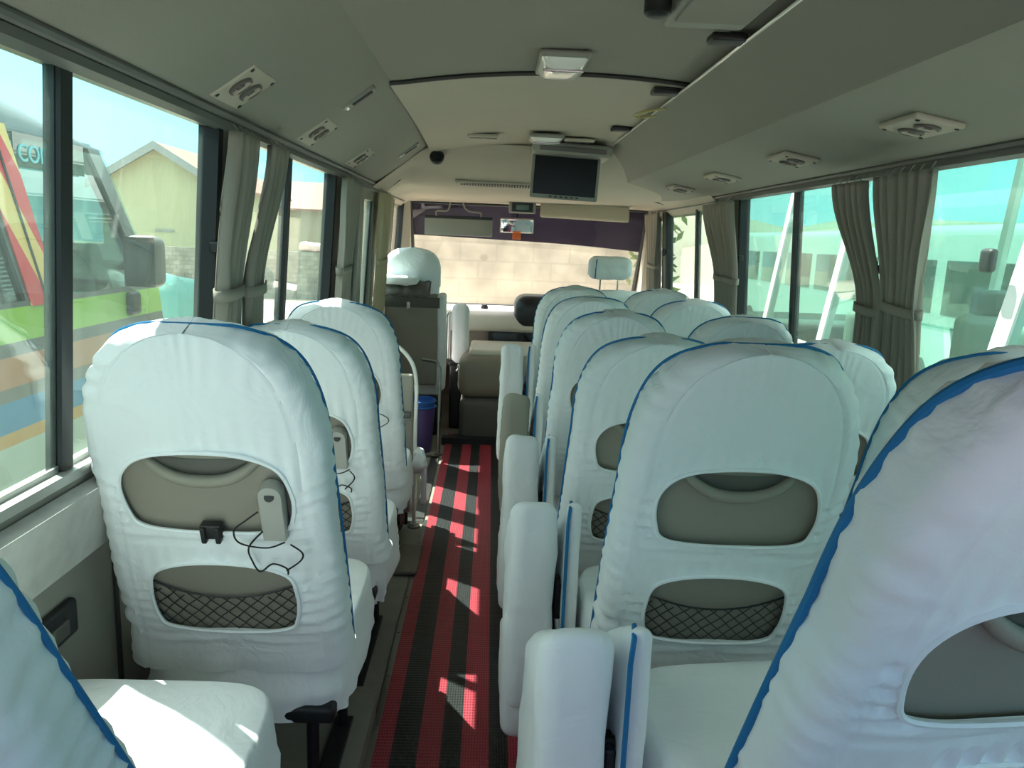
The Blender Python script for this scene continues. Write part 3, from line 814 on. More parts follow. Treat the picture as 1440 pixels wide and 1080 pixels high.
S(5, .628, 'white covered window seat on the right nearest the driver', var=1)

# ------------------------------------------------------------------ folded aisle seats
def slab_cover(mb, x0, x1, y0, y1, z0, z1, r, seed, amp=.006):
    n0 = len(mb.v)
    mb.rbox(((x0 + x1) / 2, (y0 + y1) / 2, (z0 + z1) / 2), ((x1 - x0) / 2, (y1 - y0) / 2, (z1 - z0) / 2), r, 12, amp, 7, seed)
    for i in range(n0, len(mb.v)):                                  # the top falls away towards the front
        x, y, z = mb.v[i]; t = (z - z0) / (z1 - z0); k = max(0, (y - y0) / (y1 - y0)); mb.v[i] = (x, y, z - .30 * (y1 - y0) * 2.0 * t * k ** 1.15)
def fold_seat(y, z, label, bare=False, seed=0, low=0, x=-.13):
    r = empty('folding_seat', (x, y, 0), label, 'folding seat', 'folding aisle seats stowed upright')
    cm = M['cloth_grey'] if bare else M['cloth']
    t = .74 + z - low
    a = MB(); slab_cover(a, -.085, .030, 0, .36, .18 + z, t, .034, seed, .009)
    if not bare: slab_cover(a, -.092, .022, .01, .35, .09 + z, .46 + z, .035, seed + 3, .004)
    a.build('seat_pad', cm, r, ang=70)
    b = MB(); slab_cover(b, .050, .088, .02, .36, .30 + z, t - .005, .018, seed + 5, .004); bo = b.build('backrest', M['cloth'], r, ang=70)
    p = MB().tube([(.053, .016, .32 + z), (.053, .014, t - .06), (.057, .020, t - .022), (.062, .05, t - .016)], .0042, 6); p.build('piping', M['piping'], bo)
    k = MB().rbox((.040, .08, .40 + z), (.009, .03, .11), .006, 3).rbox((.040, .08, .24 + z), (.008, .014, .18), .005, 2).tube([(.030, .08, .50 + z), (.056, .08, .50 + z)], .014, 10)
    k.tube([(.040, .08, .02), (.040, .08, .30 + z)], .012, 8).tube([(.040, .30, .02), (.040, .30, .28 + z)], .012, 8).rbox((.040, .19, .010), (.025, .16, .010), .004, 2)
    k.build('hinge_bracket', M['darkmetal'], r)
    c = MB().tube([(.042, .045, .42 + z), (.046, .04, .36 + z), (.048, .04, .28 + z)], .007, 8); c.build('release_lever', M['chrome'], r)
    return r
fold_seat(1.02, .09, 'folded white aisle seat nearest the camera, its blue trim facing us', seed=1, x=-.11)
fold_seat(1.74, .03, 'folded white aisle seat with a sewn pocket on its side, second from the camera', seed=4)
fold_seat(2.46, .01, 'folded white aisle seat with a smooth rounded top in front of the beige one', seed=8)
fold_seat(3.16, .01, 'folded aisle seat whose pad is bare beige cloth', bare=True, seed=11)
fold_seat(3.90, .12, 'folded white aisle seat farthest forward beside the engine cover', seed=15)

# ------------------------------------------------------------------ curtains
def curtain(sgn, top, tie, bot, label, m='curtain', zt=1.30, pleats=6, z0=.86, seed=0, grp='tied back window curtains', inset=.03, band=True, band_z=None):
    yc = (top[0] + top[1]) / 2
    r = empty('curtain', (sgn * .94, yc, z0), label, 'curtain', grp)
    P = []
    nzs, ny = 40, pleats * 12
    for i in range(nzs + 1):
        z = z0 + (1.612 - z0) * i / nzs
        if z >= zt: u = (z - zt) / (1.612 - zt); u = u * u * (3 - 2 * u) if u < 1 else 1; a, b = [tie[q] + (top[q] - tie[q]) * u for q in (0, 1)]
        else: u = (zt - z) / (zt - z0); u = u ** .7; a, b = [tie[q] + (bot[q] - tie[q]) * u for q in (0, 1)]
        row = []
        amp = .016
        for j in range(ny + 1):
            t = j / ny
            ph = 2 * pi * pleats * t + 1.2 * nz(t * 4 + seed, z * 1.5) + seed
            d = amp * sin(ph) + .006 * nz(t * 9 + seed, z * 4)
            y = a + (b - a) * t + .006 * cos(ph)
            row.append((sgn * (wx(z) - inset - .016 + d) - sgn * .94, y - yc, z - z0))
        P.append(row)
    mb = MB().grid(P)
    me = mb.mesh('cloth_panel', M[m], ang=180)
    o = put(me, 'cloth_panel', r)
    so_ = o.modifiers.new('thickness', 'SOLIDIFY'); so_.thickness = .003
    for k in range(int(pleats * 1)):
        mb = MB(); y = top[0] + (top[1] - top[0]) * (k + .5) / pleats
        mb.tube([(sgn * (.955 - inset - .01) - sgn * .94, y - yc, 1.60 - z0), (sgn * (.955 - inset - .004) - sgn * .94, y - yc, 1.62 - z0), (sgn * (.96 - inset) - sgn * .94, y - yc, 1.632 - z0)], .002, 5)
        mb.build('hook', M['dvd'], r)
    if band:
        zb_ = zt if band_z is None else band_z; x = wx(zb_) - inset - .016
        pts = []
        for k in range(25):
            a_ = 2 * pi * k / 24; pts.append((a_,))
        mb = MB(); P = []
        for dz in (-.014, 0, .014):
            P.append([(sgn * (x + .030 * cos(a_[0])) - sgn * .94, (tie[0] + tie[1]) / 2 - yc + ((tie[1] - tie[0]) / 2 + .012) * sin(a_[0]), zb_ + dz - z0 + .008 * sin(a_[0])) for a_ in pts])
        mb.grid(P); me = mb.mesh('tieback', M[m], ang=180); t_ = put(me, 'tieback', r); q = t_.modifiers.new('thickness', 'SOLIDIFY'); q.thickness = .003
    return r
curtain(-1, (1.97, 2.16), (1.91, 2.05), (1.88, 2.04), 'straight grey curtain hanging at the black frame of the large left window', pleats=4, seed=1, zt=1.22)
curtain(-1, (2.23, 2.41), (2.07, 2.19), (2.07, 2.20), 'grey curtain swept back to its tie at the rear of the second left window', pleats=4, seed=3, zt=1.22, inset=.045)
curtain(-1, (3.40, 3.72), (3.40, 3.62), (3.40, 3.62), 'grey curtain bundle just behind the passenger door', pleats=5, seed=5, zt=1.22)
curtain(-1, (4.52, 4.96), (4.56, 4.86), (4.56, 4.90), 'sunlit gold beige curtain bundle in front of the passenger door', m='curtain_sunlit', pleats=5, seed=7, zt=1.22)
curtain(1, (2.55, 2.80), (2.41, 2.55), (2.40, 2.57), 'dark grey curtain swept back with a wide tie, right side, second window', pleats=5, seed=9, zt=1.20)
curtain(1, (2.10, 2.43), (2.14, 2.33), (2.10, 2.36), 'wide grey curtain hanging beside the near right window', pleats=6, seed=11, zt=1.22, inset=.05)
curtain(1, (4.21, 4.48), (4.02, 4.22), (4.00, 4.22), 'grey curtain swept back at the rear of the front right window', pleats=4, seed=13, zt=1.22)
curtain(1, (3.92, 4.18), (3.80, 3.98), (3.80, 3.98), 'narrow grey curtain behind the swept one in the middle of the right side', pleats=4, seed=15, zt=1.22, inset=.05)
curtain(1, (5.68, 6.14), (5.76, 6.06), (5.76, 6.06), 'grey curtain beside the driver at the front of the right side', pleats=4, seed=17, zt=1.22)

# ------------------------------------------------------------------ ceiling fittings
def vent(u, y, side, label, hw=.062, hy=.088):
    """air outlet with two round nozzles on a sloping panel: u along the panel"""
    if side < 0: p0, p1 = Vector((-.935, 0, 1.658)), Vector((-.635, 0, 1.868))
    else: p0, p1 = Vector((.93, 0, 1.654)), Vector((.51, 0, 1.727))
    c = p0.lerp(p1, u); c.y = y; ex = (p1 - p0).normalized(); ey = Vector((0, 1, 0)); ez = ex.cross(ey)
    if ez.z > 0: ez = -ez
    c = c + ez * .003
    mt = Matrix(((ex.x, ey.x, ez.x, 0), (ex.y, ey.y, ez.y, 0), (ex.z, ey.z, ez.z, 0), (0, 0, 0, 1)))
    r = empty('air_vent', c, label, 'air vent', 'air vents above the windows')
    MB().rbox((0, 0, 0), (hw, hy, .008), .007, 4, mtx=mt).build('plate', M['lining2'], r)
    for s in (-1, 1):
        t = mt @ Matrix.Translation((0, s * .036, .009))
        n = MB().lathe([(.030, -.004), (.030, .004), (.025, .006), (.022, .002), (.012, .002), (.010, .006), (.0, .006)], t, 24)
        n.build('nozzle', M['shell_dark'], r)
        MB().rbox((0, s * .036, .014), (.024, .004, .004), .002, 2, mtx=mt).build('nozzle_bar', M['lining2'], r)
    sc_ = MB()
    for a in (-1, 1):
        for b in (-1, 1): sc_.lathe([(.005, 0), (.005, .002)], mt @ Matrix.Translation((a * .048, b * .076, .009)), 8)
    sc_.build('screw', M['black'], r)
for y, lab in ((1.88, 'twin nozzle air vent in the left cove nearest the camera'), (2.64, 'twin nozzle air vent in the left cove, second from the camera'), (3.46, 'twin nozzle air vent in the left cove, third from the camera')): vent(.22, y, -1, lab)
for y, lab in ((1.90, 'twin nozzle air vent under the right duct nearest the camera'), (2.70, 'twin nozzle air vent under the right duct, second from the camera'), (3.52, 'twin nozzle air vent under the right duct, third from the camera'), (4.30, 'twin nozzle air vent under the right duct, farthest from the camera')): vent(.47, y, 1, lab)
def cove_lamp(y, label):
    p0, p1 = Vector((-.935, 0, 1.658)), Vector((-.635, 0, 1.868)); c = p0.lerp(p1, .70); c.y = y
    ex = (p1 - p0).normalized(); ey = Vector((0, 1, 0)); ez = -(ex.cross(ey)) if ex.cross(ey).z > 0 else ex.cross(ey); c = c + ez * .006
    mt = Matrix(((ex.x, ey.x, ez.x, 0), (ex.y, ey.y, ez.y, 0), (ex.z, ey.z, ez.z, 0), (0, 0, 0, 1)))
    r = empty('cove_lamp', c, label, 'lamp', 'small lamps on the left cove')
    MB().rbox((0, 0, 0), (.062, .026, .008), .007, 3, mtx=mt).build('bezel', M['dvd'], r)
    MB().rbox((.01, 0, .008), (.038, .013, .004), .003, 2, mtx=mt).build('lens', M['black'], r)
    MB().rbox((-.048, 0, .008), (.006, .018, .003), .002, 2, mtx=mt).build('switch', M['lamp'], r)
cove_lamp(2.57, 'small slanted lamp with a dark lens on the left cove, nearer one')
cove_lamp(4.03, 'small slanted lamp with a dark lens on the left cove near the front header')
def dome(x, y, z, hx, hy, label, depth=.03):
    r = empty('ceiling_lamp', (x, y, z), label, 'lamp', 'ceiling lamps')
    MB().rbox((0, 0, -.006), (hx, hy, .010), .009, 4).build('base', M['dvd'], r)
    m = MB(); P = []
    for i in range(13):
        row = []
        for j in range(13):
            a, b = -1 + i / 6, -1 + j / 6; k = (1 - abs(a) ** 4) * (1 - abs(b) ** 4)
            row.append((a * hx * .92, b * hy * .92, -.014 - depth * k ** .6))
        P.append(row)
    m.grid(P).build('diffuser', M['lamp'], r, ang=60)
    MB().rbox((0, -hy * .55, -.016 - depth * .9), (hx * .80, .006, .004), .003, 2).build('rib', M['chrome'], r)
dome(-.09, 2.48, 1.918, .075, .14, 'large shiny ceiling lamp beside the headlining seam')
dome(-.035, 3.98, 1.885, .085, .11, 'smaller pale ceiling lamp above the hanging screen', .02)
def slot(x, y, z, label, m2='shell_dark'):
    r = empty('ceiling_grille', (x, y, z), label, 'grille', 'slotted ceiling grilles')
    MB().rbox((0, 0, 0), (.078, .035, .008), .007, 3).build('bezel', M['lining2'], r)
    q = MB(); q.rbox((0, .006, -.007), (.068, .018, .004), .004, 3); q.build('slot', M[m2], r)
    MB().rbox((0, -.022, -.008), (.012, .005, .003), .002, 2).build('tab', M['dvd'], r)
slot(-.345, 3.95, 1.872, 'slotted ceiling grille left of the small lamp')
slot(.135, 4.02, 1.880, 'slotted ceiling grille right of the small lamp')
r = empty('ceiling_hatch', (.16, 1.74, 1.905), 'dark ceiling box with a round knob cut off by the top edge', 'hatch')
MB().rbox((.03, 0, -.005), (.095, .17, .022), .012, 4).build('housing', M['dvd'], r)
MB().rbox((.03, -.02, -.028), (.08, .12, .004), .003, 3).build('panel', M['lining'], r)
MB().lathe([(.03, 0), (.03, -.03), (.022, -.036), (0, -.036)], Matrix.Translation((-.10, .05, 0)), 20).build('knob', M['black'], r)
for y, lab in ((2.02, 'dark clip tucked behind the edge of the right duct, nearer one'), (2.72, 'dark clip tucked behind the edge of the right duct at the headlining seam'), (3.62, 'small dark wedge behind the edge of the right duct near the hanging screen')):
    c = MB().rbox((0, 0, 0), (.045, .03, .010), .006, 3).rbox((.02, 0, .006), (.02, .022, .008), .005, 3)
    o = c.build('duct_clip', M['black']); o.location = (.282, y, 1.888); tag(o, lab, 'clip', 'dark clips behind the duct edge')
pts = spline([(.345, 2.95, 1.872), (.29, 2.93, 1.862), (.255, 3.0, 1.858), (.27, 3.09, 1.86), (.335, 3.12, 1.872)], 8); pts2 = [(p[0] - .012, p[1] + .03, p[2] + .004) for p in pts]
tag(MB().tube(pts, .004, 6).tube(pts2, .004, 6).build('wire_loop', M['yellow_cord']), 'yellowish wire looped over the edge of the right duct', 'wire')

# hanging screen
r = empty('overhead_screen', (.09, 4.16, 1.87), 'black flip-down screen hanging from the ceiling ahead of the front lamp', 'screen')
mt = Matrix.Rotation(rad(2.2), 4, 'Y')
MB().rbox((.02, 0, -.03), (.205, .14, .030), .020, 5, mtx=mt).build('housing', M['dvd'], r)
MB().rbox((.02, -.142, -.036), (.17, .004, .012), .003, 2, mtx=mt).build('housing_slot', M['shell_dark'], r)
q = MB().rbox((0, -.02, -.165), (.178, .014, .112), .010, 4, mtx=mt).build('bezel', M['dvd'], r)
MB().rbox((0, -.036, -.160), (.163, .003, .096), .003, 2, mtx=mt).build('display', M['screen'], r)
b = MB()
for k in range(6): b.rbox((-.07 + k * .028, -.036, -.266), (.007, .003, .0035), .002, 2, mtx=mt)
b.build('button', M['black'], r)
MB().tube([(-.12, 0, -.062), (.12, 0, -.062)], .012, 10).build('hinge', M['dvd'], r)
# round speaker, header vent strip
sp = empty('round_speaker', (-.60, 4.345, 1.800), 'black round speaker on the left of the front header', 'speaker')
rot = Matrix.Rotation(rad(62), 4, 'X')
MB().lathe([(.038, -.012), (.040, .008), (.034, .014), (.030, .010), (0, .006)], rot, 28).build('rim', M['black'], sp)
MB().lathe([(.029, .008), (.0, .013)], rot, 20).build('cone', M['rubber'], sp)
hv = empty('header_grille', (-.10, 4.755, 1.700), 'long slotted vent in the front header behind the hanging screen', 'vent')
MB().rbox((0, 0, 0), (.42, .040, .008), .008, 6, mtx=Matrix.Rotation(rad(-11), 4, 'X')).build('bezel', M['lining2'], hv)
sl_ = MB()
for k in range(46):
    x = -.38 + k * .0168; h_ = .028 * (1 - (x / .42) ** 4); sl_.rbox((x, 0, -.009), (.0055, h_, .003), .002, 2, mtx=Matrix.Rotation(rad(-11), 4, 'X'))
sl_.build('slots', M['seam'], hv)

# ------------------------------------------------------------------ front cab
ws = empty('window_10', (0, 6.75, .80), 'wide front windscreen with a dark sun strip', 'window', kind='structure')
def wpt(x, z, d=0): return (x, -(z - .80) * .62 + d - .06 * x * x, z - .80)
P = lambda za, zb, d, x0=-.95, x1=.95: [[wpt(x0 + (x1 - x0) * i / 16, za + (zb - za) * j / 8, d) for j in range(9)] for i in range(17)]
g = MB().grid(P(.80, 1.66, 0)).grid(P(.80, 1.66, .006)); g.build('glass_pane', M['g_clear'], ws)
s_ = MB(); row = []
for i in range(17):
    x = -.93 + 1.86 * i / 16; zl = 1.385 - .022 * (x + .93) - .035 * max(0, x) ** 2
    row.append([wpt(x, zl + (1.645 - zl) * j / 6, -.006) for j in range(7)])
s_.grid(row).grid([[(p[0], p[1] - .003, p[2]) for p in q] for q in row]); s_.build('sun_strip', M['shade'], ws)
fr = MB()
for sx_ in (-1, 1): fr.tube([wpt(sx_ * .935, .80 + .86 * k / 8, -.004) for k in range(9)], .018, 8)
fr.tube([wpt(-.93 + 1.86 * k / 12, 1.64, -.004) for k in range(13)], .014, 8).tube([wpt(-.93 + 1.86 * k / 12, .80, -.004) for k in range(13)], .016, 8)
fr.build('rubber_seal', M['rubber'], ws)
ap = MB()
for sx_ in (-1, 1): ap.hexa([(sx_ * .955, 6.40, .75), (sx_ * 1.05, 6.30, .75), (sx_ * 1.08, 6.72, .75), (sx_ * .965, 6.76, .75), (sx_ * .925, 6.08, 1.68), (sx_ * 1.0, 6.02, 1.68), (sx_ * 1.03, 6.26, 1.68), (sx_ * .95, 6.28, 1.68)])
struct('trim_11', ap, M['lining2'], 'beige windscreen pillars', 'pillar')
struct('wall_front', MB().box((-1.10, 6.76, -.05), (1.10, 6.82, .79)).box((-1.10, 6.34, -.05), (-1.05, 6.80, .80)).box((1.05, 6.34, -.05), (1.10, 6.80, .80)).box((-1.10, 6.44, -.06), (1.10, 6.80, -.01)), M['dashfront'], 'front bulkhead below the windscreen', 'wall')
da = empty('dashboard', (0, 6.1, .4), 'cream topped dashboard under the windscreen', 'dashboard')
MB().rbox((0, .145, .345), (1.0, .475, .065), .06, 8).build('top', M['ceramic'], da)
MB().rbox((-.03, -.13, .155), (.97, .12, .165), .05, 8).build('front_panel', M['dashfront'], da)
MB().rbox((-.10, -.265, .225), (.19, .03, .085), .02, 5).build('radio_bezel', M['dash_black'], da)
MB().rbox((-.16, -.296, .225), (.095, .006, .055), .005, 3).build('radio_display', M['radio'], da)
kn = MB()
for k in range(3): kn.lathe([(.014, 0), (.012, -.02), (0, -.02)], Matrix.Translation((-.01 + .02 * (k % 2), -.295, .195 + .03 * k)) @ Matrix.Rotation(-pi / 2, 4, 'X') @ Matrix.Scale(-1, 4, (0, 0, 1)), 14)
kn.build('knob', M['shell_dark'], da)
MB().rbox((.24, -.16, .44), (.34, .20, .125), .09, 8).build('instrument_hood', M['dash_black'], da)
MB().lathe([(.030, 0), (.030, .03), (.02, .045), (0, .05)], Matrix.Translation((-.33, .20, .40)), 16).build('air_sensor', M['dash_black'], da)
sw = empty('steering_wheel', (.52, 5.72, .80), 'black steering wheel in front of the driver seat', 'steering wheel')
rot = Matrix.Rotation(rad(-35), 4, 'X')
MB().tube([rot @ Vector((.21 * cos(2 * pi * k / 40), .21 * sin(2 * pi * k / 40), 0)) for k in range(40)], .015, 10, closed=True).build('rim', M['dash_black'], sw)
q = MB().rbox((0, 0, -.01), (.07, .06, .025), .02, 5, mtx=rot)
for a in (.1, 2.1, 4.15): q.tube([rot @ Vector((0, 0, -.01)), rot @ Vector((.2 * cos(a), .2 * sin(a), 0))], .014, 8)
q.tube([rot @ Vector((0, 0, -.01)), Vector((0, .16, -.20))], .03, 10); q.build('hub', M['dash_black'], sw)
# driver seat and front passenger seat
def front_seat(x, y, label, name, headrest, shellback):
    r = empty(name, (x, y, 0), label, 'seat')
    rt_ = Matrix.Rotation(rad(9), 4, 'X')
    c = M['cloth']
    if shellback:
        T = Matrix.Translation((0, 0, .40)) @ rt_
        MB().rbox((0, .0, .30), (.18, .055, .32), .035, 8, .002, mtx=T).build('back_shell', M['shell'], r)
        MB().rbox((0, .03, .46), (.175, .065, .40), .06, 10, .008, mtx=T).build('backrest', c, r, ang=70)
        MB().rbox((.195, .02, .28), (.03, .07, .33), .025, 8, .006, mtx=T).build('cover_edge', c, r, ang=70)
        MB().rbox((0, -.058, .565), (.185, .006, .035), .005, 4, mtx=T).build('top_band', M['shell_dark'], r)
        h = MB().rbox((-.02, -.066, .545), (.012, .005, .024), .004, 3, mtx=T).tube([T @ Vector((-.02, -.068, .53)), T @ Vector((-.02, -.085, .52)), T @ Vector((-.02, -.085, .545))], .004, 6)
        h.build('coat_hook', M['chrome'], r)
        n = MB(); P = []
        for i in range(18):
            t = i / 17; z = .66 + .25 * t; k = (1 - max(0, (t - .35) / .65) ** 3) ** .45 if t < 1 else .05
            L = []
            for j in range(33):
                a = 2 * pi * j / 32; L.append(T @ Vector((.185 * k * abs(cos(a)) ** .6 * (1 if cos(a) > 0 else -1), .02 + .075 * max(k, .3) * abs(sin(a)) ** .7 * (1 if sin(a) > 0 else -1) + .004 * sin(j * 5 + z * 30), z)))
            P.append(L)
        n.grid(P).add([sum((Vector(p) for p in P[-1][:-1]), Vector()) / 32], []).build('headrest_cover', c, r, ang=80)
    else:
        T = Matrix.Translation((0, 0, .40)) @ rt_
        MB().rbox((0, 0, .33), (.25, .07, .34), .10, 10, .008, 6, 3, mtx=T).build('backrest', c, r, ang=70)
        MB().rbox((0, -.01, .825), (.150, .05, .078), .05, 10, .008, 12, 5, mtx=T).build('headrest', c, r, ang=70)
        for q_ in (-.06, .06): MB().tube([T @ Vector((q_, 0, .62)), T @ Vector((q_, 0, .78))], .006, 8).build('headrest_post', M['chrome'], r)
        MB().tube([T @ Vector((-.105, -.062, .76)), T @ Vector((-.105, -.064, .82)), T @ Vector((-.10, -.055, .89))], .004, 6).build('piping', M['piping'], r)
    MB().rbox((0, .26, .36), (.20, .22, .075), .05, 8, .006).build('cushion', c, r, ang=70)
    MB().rbox((0, .25, .14), (.18, .20, .14), .03, 3).build('pedestal', M['darkmetal'], r)
    return r
front_seat(-.80, 5.20, 'front passenger seat with a bare grey shell back and a rounded white headrest cover', 'front_passenger_seat', True, True)
front_seat(.52, 5.38, 'driver seat with a separate white gathered headrest', 'driver_seat', True, False)
# clothes draped over the shell back
cl = MB(); P = []
for i in range(15):
    row = []
    for j in range(25):
        x = -.19 + .36 * j / 24; t = -1 + 2 * i / 14
        row.append((x, .02 + .10 * t + .010 * nz(x * 20, t * 3), .03 * (1 - t * t) - .055 * abs(t) ** 2 + .016 * nz(x * 14, t * 4, 2) + .006 * sin(x * 90 + t * 3)))
    P.append(row)
cl.grid(P); o = cl.build('folded_garment', M['shell_dark'], ang=180); o.location = (-.84, 5.00, 1.055); q = o.modifiers.new('thickness', 'SOLIDIFY'); q.thickness = .008
tag(o, 'dark garment lying over the back of the front passenger seat', 'garment')
cl = MB().rbox((0, 0, 0), (.13, .05, .026), .02, 10, .012, 14, 3); o = cl.build('folded_cloth', M['cloth'], ang=70); o.location = (-.88, 4.985, 1.095)
tag(o, 'crumpled white cloth on top of the dark garment', 'cloth')
r = empty('centre_seat', (-.50, 5.50, 0), 'narrow white upright centre seat back with chrome side rail', 'seat')
T = Matrix.Translation((0, 0, .50)) @ Matrix.Rotation(rad(4), 4, 'X')
MB().rbox((.01, 0, .20), (.062, .06, .215), .045, 8, .005, 9, 2, mtx=T).build('backrest', M['cloth'], r, ang=70)
MB().tube([T @ Vector((-.075, -.01, .02)), T @ Vector((-.075, -.01, .33)), T @ Vector((-.06, -.01, .36))], .014, 10).build('side_rail', M['chrome'], r)
MB().rbox((0, .02, .24), (.06, .05, .24), .02, 3).build('pedestal', M['darkmetal'], r)
MB().rbox((0, .02, .49), (.07, .06, .02), .012, 3).build('hinge', M['darkmetal'], r)
eh = empty('engine_cover', (-.13, 5.45, 0), 'brown padded engine cover between the front seats with a cream top', 'engine cover')
MB().rbox((0, 0, .44), (.36, .32, .15), .09, 8).build('padding', M['hump'], eh)
MB().rbox((.02, .03, .60), (.31, .26, .026), .024, 6).build('top_mat', M['ceramic'], eh)
MB().rbox((.02, 0, .15), (.36, .36, .15), .04, 5).build('base', M['shell_dark'], eh)
MB().rbox((-.345, -.24, .50), (.02, .03, .02), .008, 3).tube([(-.35, -.26, .50), (-.37, -.28, .48)], .006, 6).build('catch', M['chrome'], eh)
stp = MB().box((-.58, 5.02, 0), (.95, 5.10, .05)); struct('trim_12', stp, M['rubber'], 'dark kick strip at the front end of the aisle', 'trim')

# mirror, clock, sun visor and plate frame at the windscreen
r = empty('rear_view_mirror', (-.10, 6.02, 1.48), 'rectangular interior mirror hanging on the sun strip', 'mirror')
mt = Matrix.Rotation(rad(8), 4, 'X')
MB().rbox((0, .012, 0), (.130, .014, .056), .012, 4, mtx=mt).build('back', M['holder'], r); MB().rbox((0, -.004, 0), (.122, .003, .049), .003, 2, mtx=mt).build('glass', M['mirror'], r)
MB().tube([(0, .02, .03), (0, .06, .12), (0, .06, .165)], .010, 8).build('arm', M['black'], r)
o = MB().rbox((0, 0, 0), (.032, .004, .027), .010, 4).build('hanging_tag', M['orange']); o.location = (-.10, 6.0, 1.405); tag(o, 'orange tag hanging under the interior mirror', 'tag')
r = empty('digital_clock', (-.07, 5.86, 1.615), 'grey digital clock with a dull green display above the mirror', 'clock')
MB().rbox((0, 0, 0), (.10, .03, .045), .012, 4).build('case', M['dvd'], r); MB().rbox((0, -.03, -.002), (.078, .004, .033), .004, 3).build('bezel', M['black'], r); MB().rbox((0, -.034, -.002), (.048, .002, .018), .002, 2).build('display', M['lcd'], r)
r = empty('sun_visor', (.40, 5.88, 1.60), 'long beige padded sun visor above the driver', 'visor')
MB().rbox((0, 0, 0), (.335, .016, .062), .016, 7, mtx=Matrix.Rotation(rad(1.2), 4, 'Y') @ Matrix.Rotation(rad(-20), 4, 'X')).build('panel', M['visor'], r)
MB().tube([(-.30, .01, .05), (-.30, .03, .075)], .008, 8).tube([(.30, .01, .05), (.30, .03, .075)], .008, 8).build('bracket', M['shell_dark'], r)
r = empty('tinted_plate', (-.55, 6.08, 1.455), 'grey translucent plate on a stepped wire bracket at the windscreen', 'plate')
MB().rbox((0, 0, 0), (.262, .006, .066), .005, 3).build('panel', M['dvd'], r)
MB().rbox((0, -.004, .072), (.262, .008, .012), .004, 3).build('top_rail', M['black'], r)
MB().tube(spline([(-.17, -.01, .08), (-.17, -.01, .115), (-.09, -.01, .118), (-.07, -.01, .16), (-.07, .0, .18)], 3), .007, 6).tube(spline([(.17, -.01, .08), (.17, -.01, .112), (.09, -.01, .118), (.05, -.01, .14), (.03, .0, .18)], 3), .007, 6).build('bracket', M['dvd'], r)

# rails, partition, bucket, bag, pad by the door
r = empty('grab_rail', (-.615, 3.50, 0), 'pale curved grab rail standing beside the foremost left seat', 'grab rail')
MB().tube(spline([(-.26, .02, .93), (-.14, .02, .905), (-.04, .02, .83), (0, .02, .72), (0, .02, .5), (0, .02, .25), (0, .02, .0)], 6), .0095, 10).build('tube', M['lamp'], r)
MB().lathe([(.03, 0), (.03, .008), (.014, .014)], Matrix.Translation((0, .02, 0)), 16).build('foot_flange', M['steel'], r)
r = empty('grab_pole', (-.585, 4.78, 0), 'thin steel pole at the front corner of the step well', 'pole')
MB().tube([(0, 0, 0), (0, 0, .56), (-.02, .02, .60), (-.12, .10, .60)], .010, 10).build('tube', M['steel'], r); MB().lathe([(.026, 0), (.026, .008), (.012, .012)], None, 14).build('foot_flange', M['steel'], r)
r = empty('modesty_panel', (-.83, 3.56, 0), 'beige rounded partition panel behind the curved grab rail', 'panel')
MB().rbox((0, 0, .40), (.20, .018, .34), .016, 6).build('board', M['wallpanel'], r)
MB().rbox((.17, -.03, .55), (.022, .014, .014), .006, 3).build('clamp', M['shell_dark'], r)
MB().tube([(-.17, 0, 0), (-.17, 0, .1)], .012, 8).tube([(.17, 0, 0), (.17, 0, .1)], .012, 8).build('foot', M['darkmetal'], r)
r = empty('waste_bucket', (-.70, 4.86, 0), 'purple bucket with blue rims near the door', 'bucket')
MB().lathe([(.062, 0), (.065, .004), (.082, .30), (.078, .30), (.06, .012), (0, .012)], None, 28).build('body', M['purple'], r)
for z in (.30, .335): MB().tube([(.086 * cos(2 * pi * k / 28), .086 * sin(2 * pi * k / 28), z) for k in range(28)], .007, 8, closed=True).build('rim', M['blue'], r)
MB().lathe([(.080, .295), (.084, .35), (.080, .35), (.07, .30)], None, 28).build('stacked_liner', M['blue'], r)
o = MB().rbox((0, 0, .012), (.055, .14, .014), .013, 8, .006, 9, 4).build('rubber_pad', M['tan_pad'], ang=70); o.location = (-.60, 3.10, .006); tag(o, 'tan ribbed rubber pad on the floor left of the mat', 'pad')
o = MB().rbox((0, 0, .09), (.08, .085, .09), .06, 10, .02, 9, 6).build('black_bag', M['rubber'], ang=70); o.location = (-.74, 3.44, 0); tag(o, 'dark bag on the floor in front of the foremost left seat', 'bag')
o = MB().rbox((0, 0, 0), (.024, .035, .06), .022, 10, .024, 20, 9).rbox((.015, .02, -.12), (.012, .03, .09), .010, 8, .008, 14, 2).build('white_rag', M['cloth'], ang=70); o.location = (-.59, 3.515, .33); tag(o, 'crumpled white rag tied low on the curved grab rail', 'rag')
r = empty('wall_socket', (-1.042, 1.30, .66), 'black oval wall fitting under the left window ledge', 'fitting')
MB().rbox((0, 0, 0), (.010, .055, .035), .009, 5).build('plate', M['black'], r); MB().rbox((.010, -.01, -.006), (.005, .025, .015), .004, 3).build('latch', M['shell_dark'], r)

# ------------------------------------------------------------------ outside
GZ = -.78
struct('ground', MB().box((-70, -20, GZ - .2), (70, 90, GZ)), M['ground'], 'dusty yard around the bus', 'ground')
struct('wall_1', MB().box((-1.85, 9.6, GZ), (1.75, 9.8, 3.0)), M['blocks'], 'sunlit block wall in front of the windscreen', 'wall')
wb_ = MB()
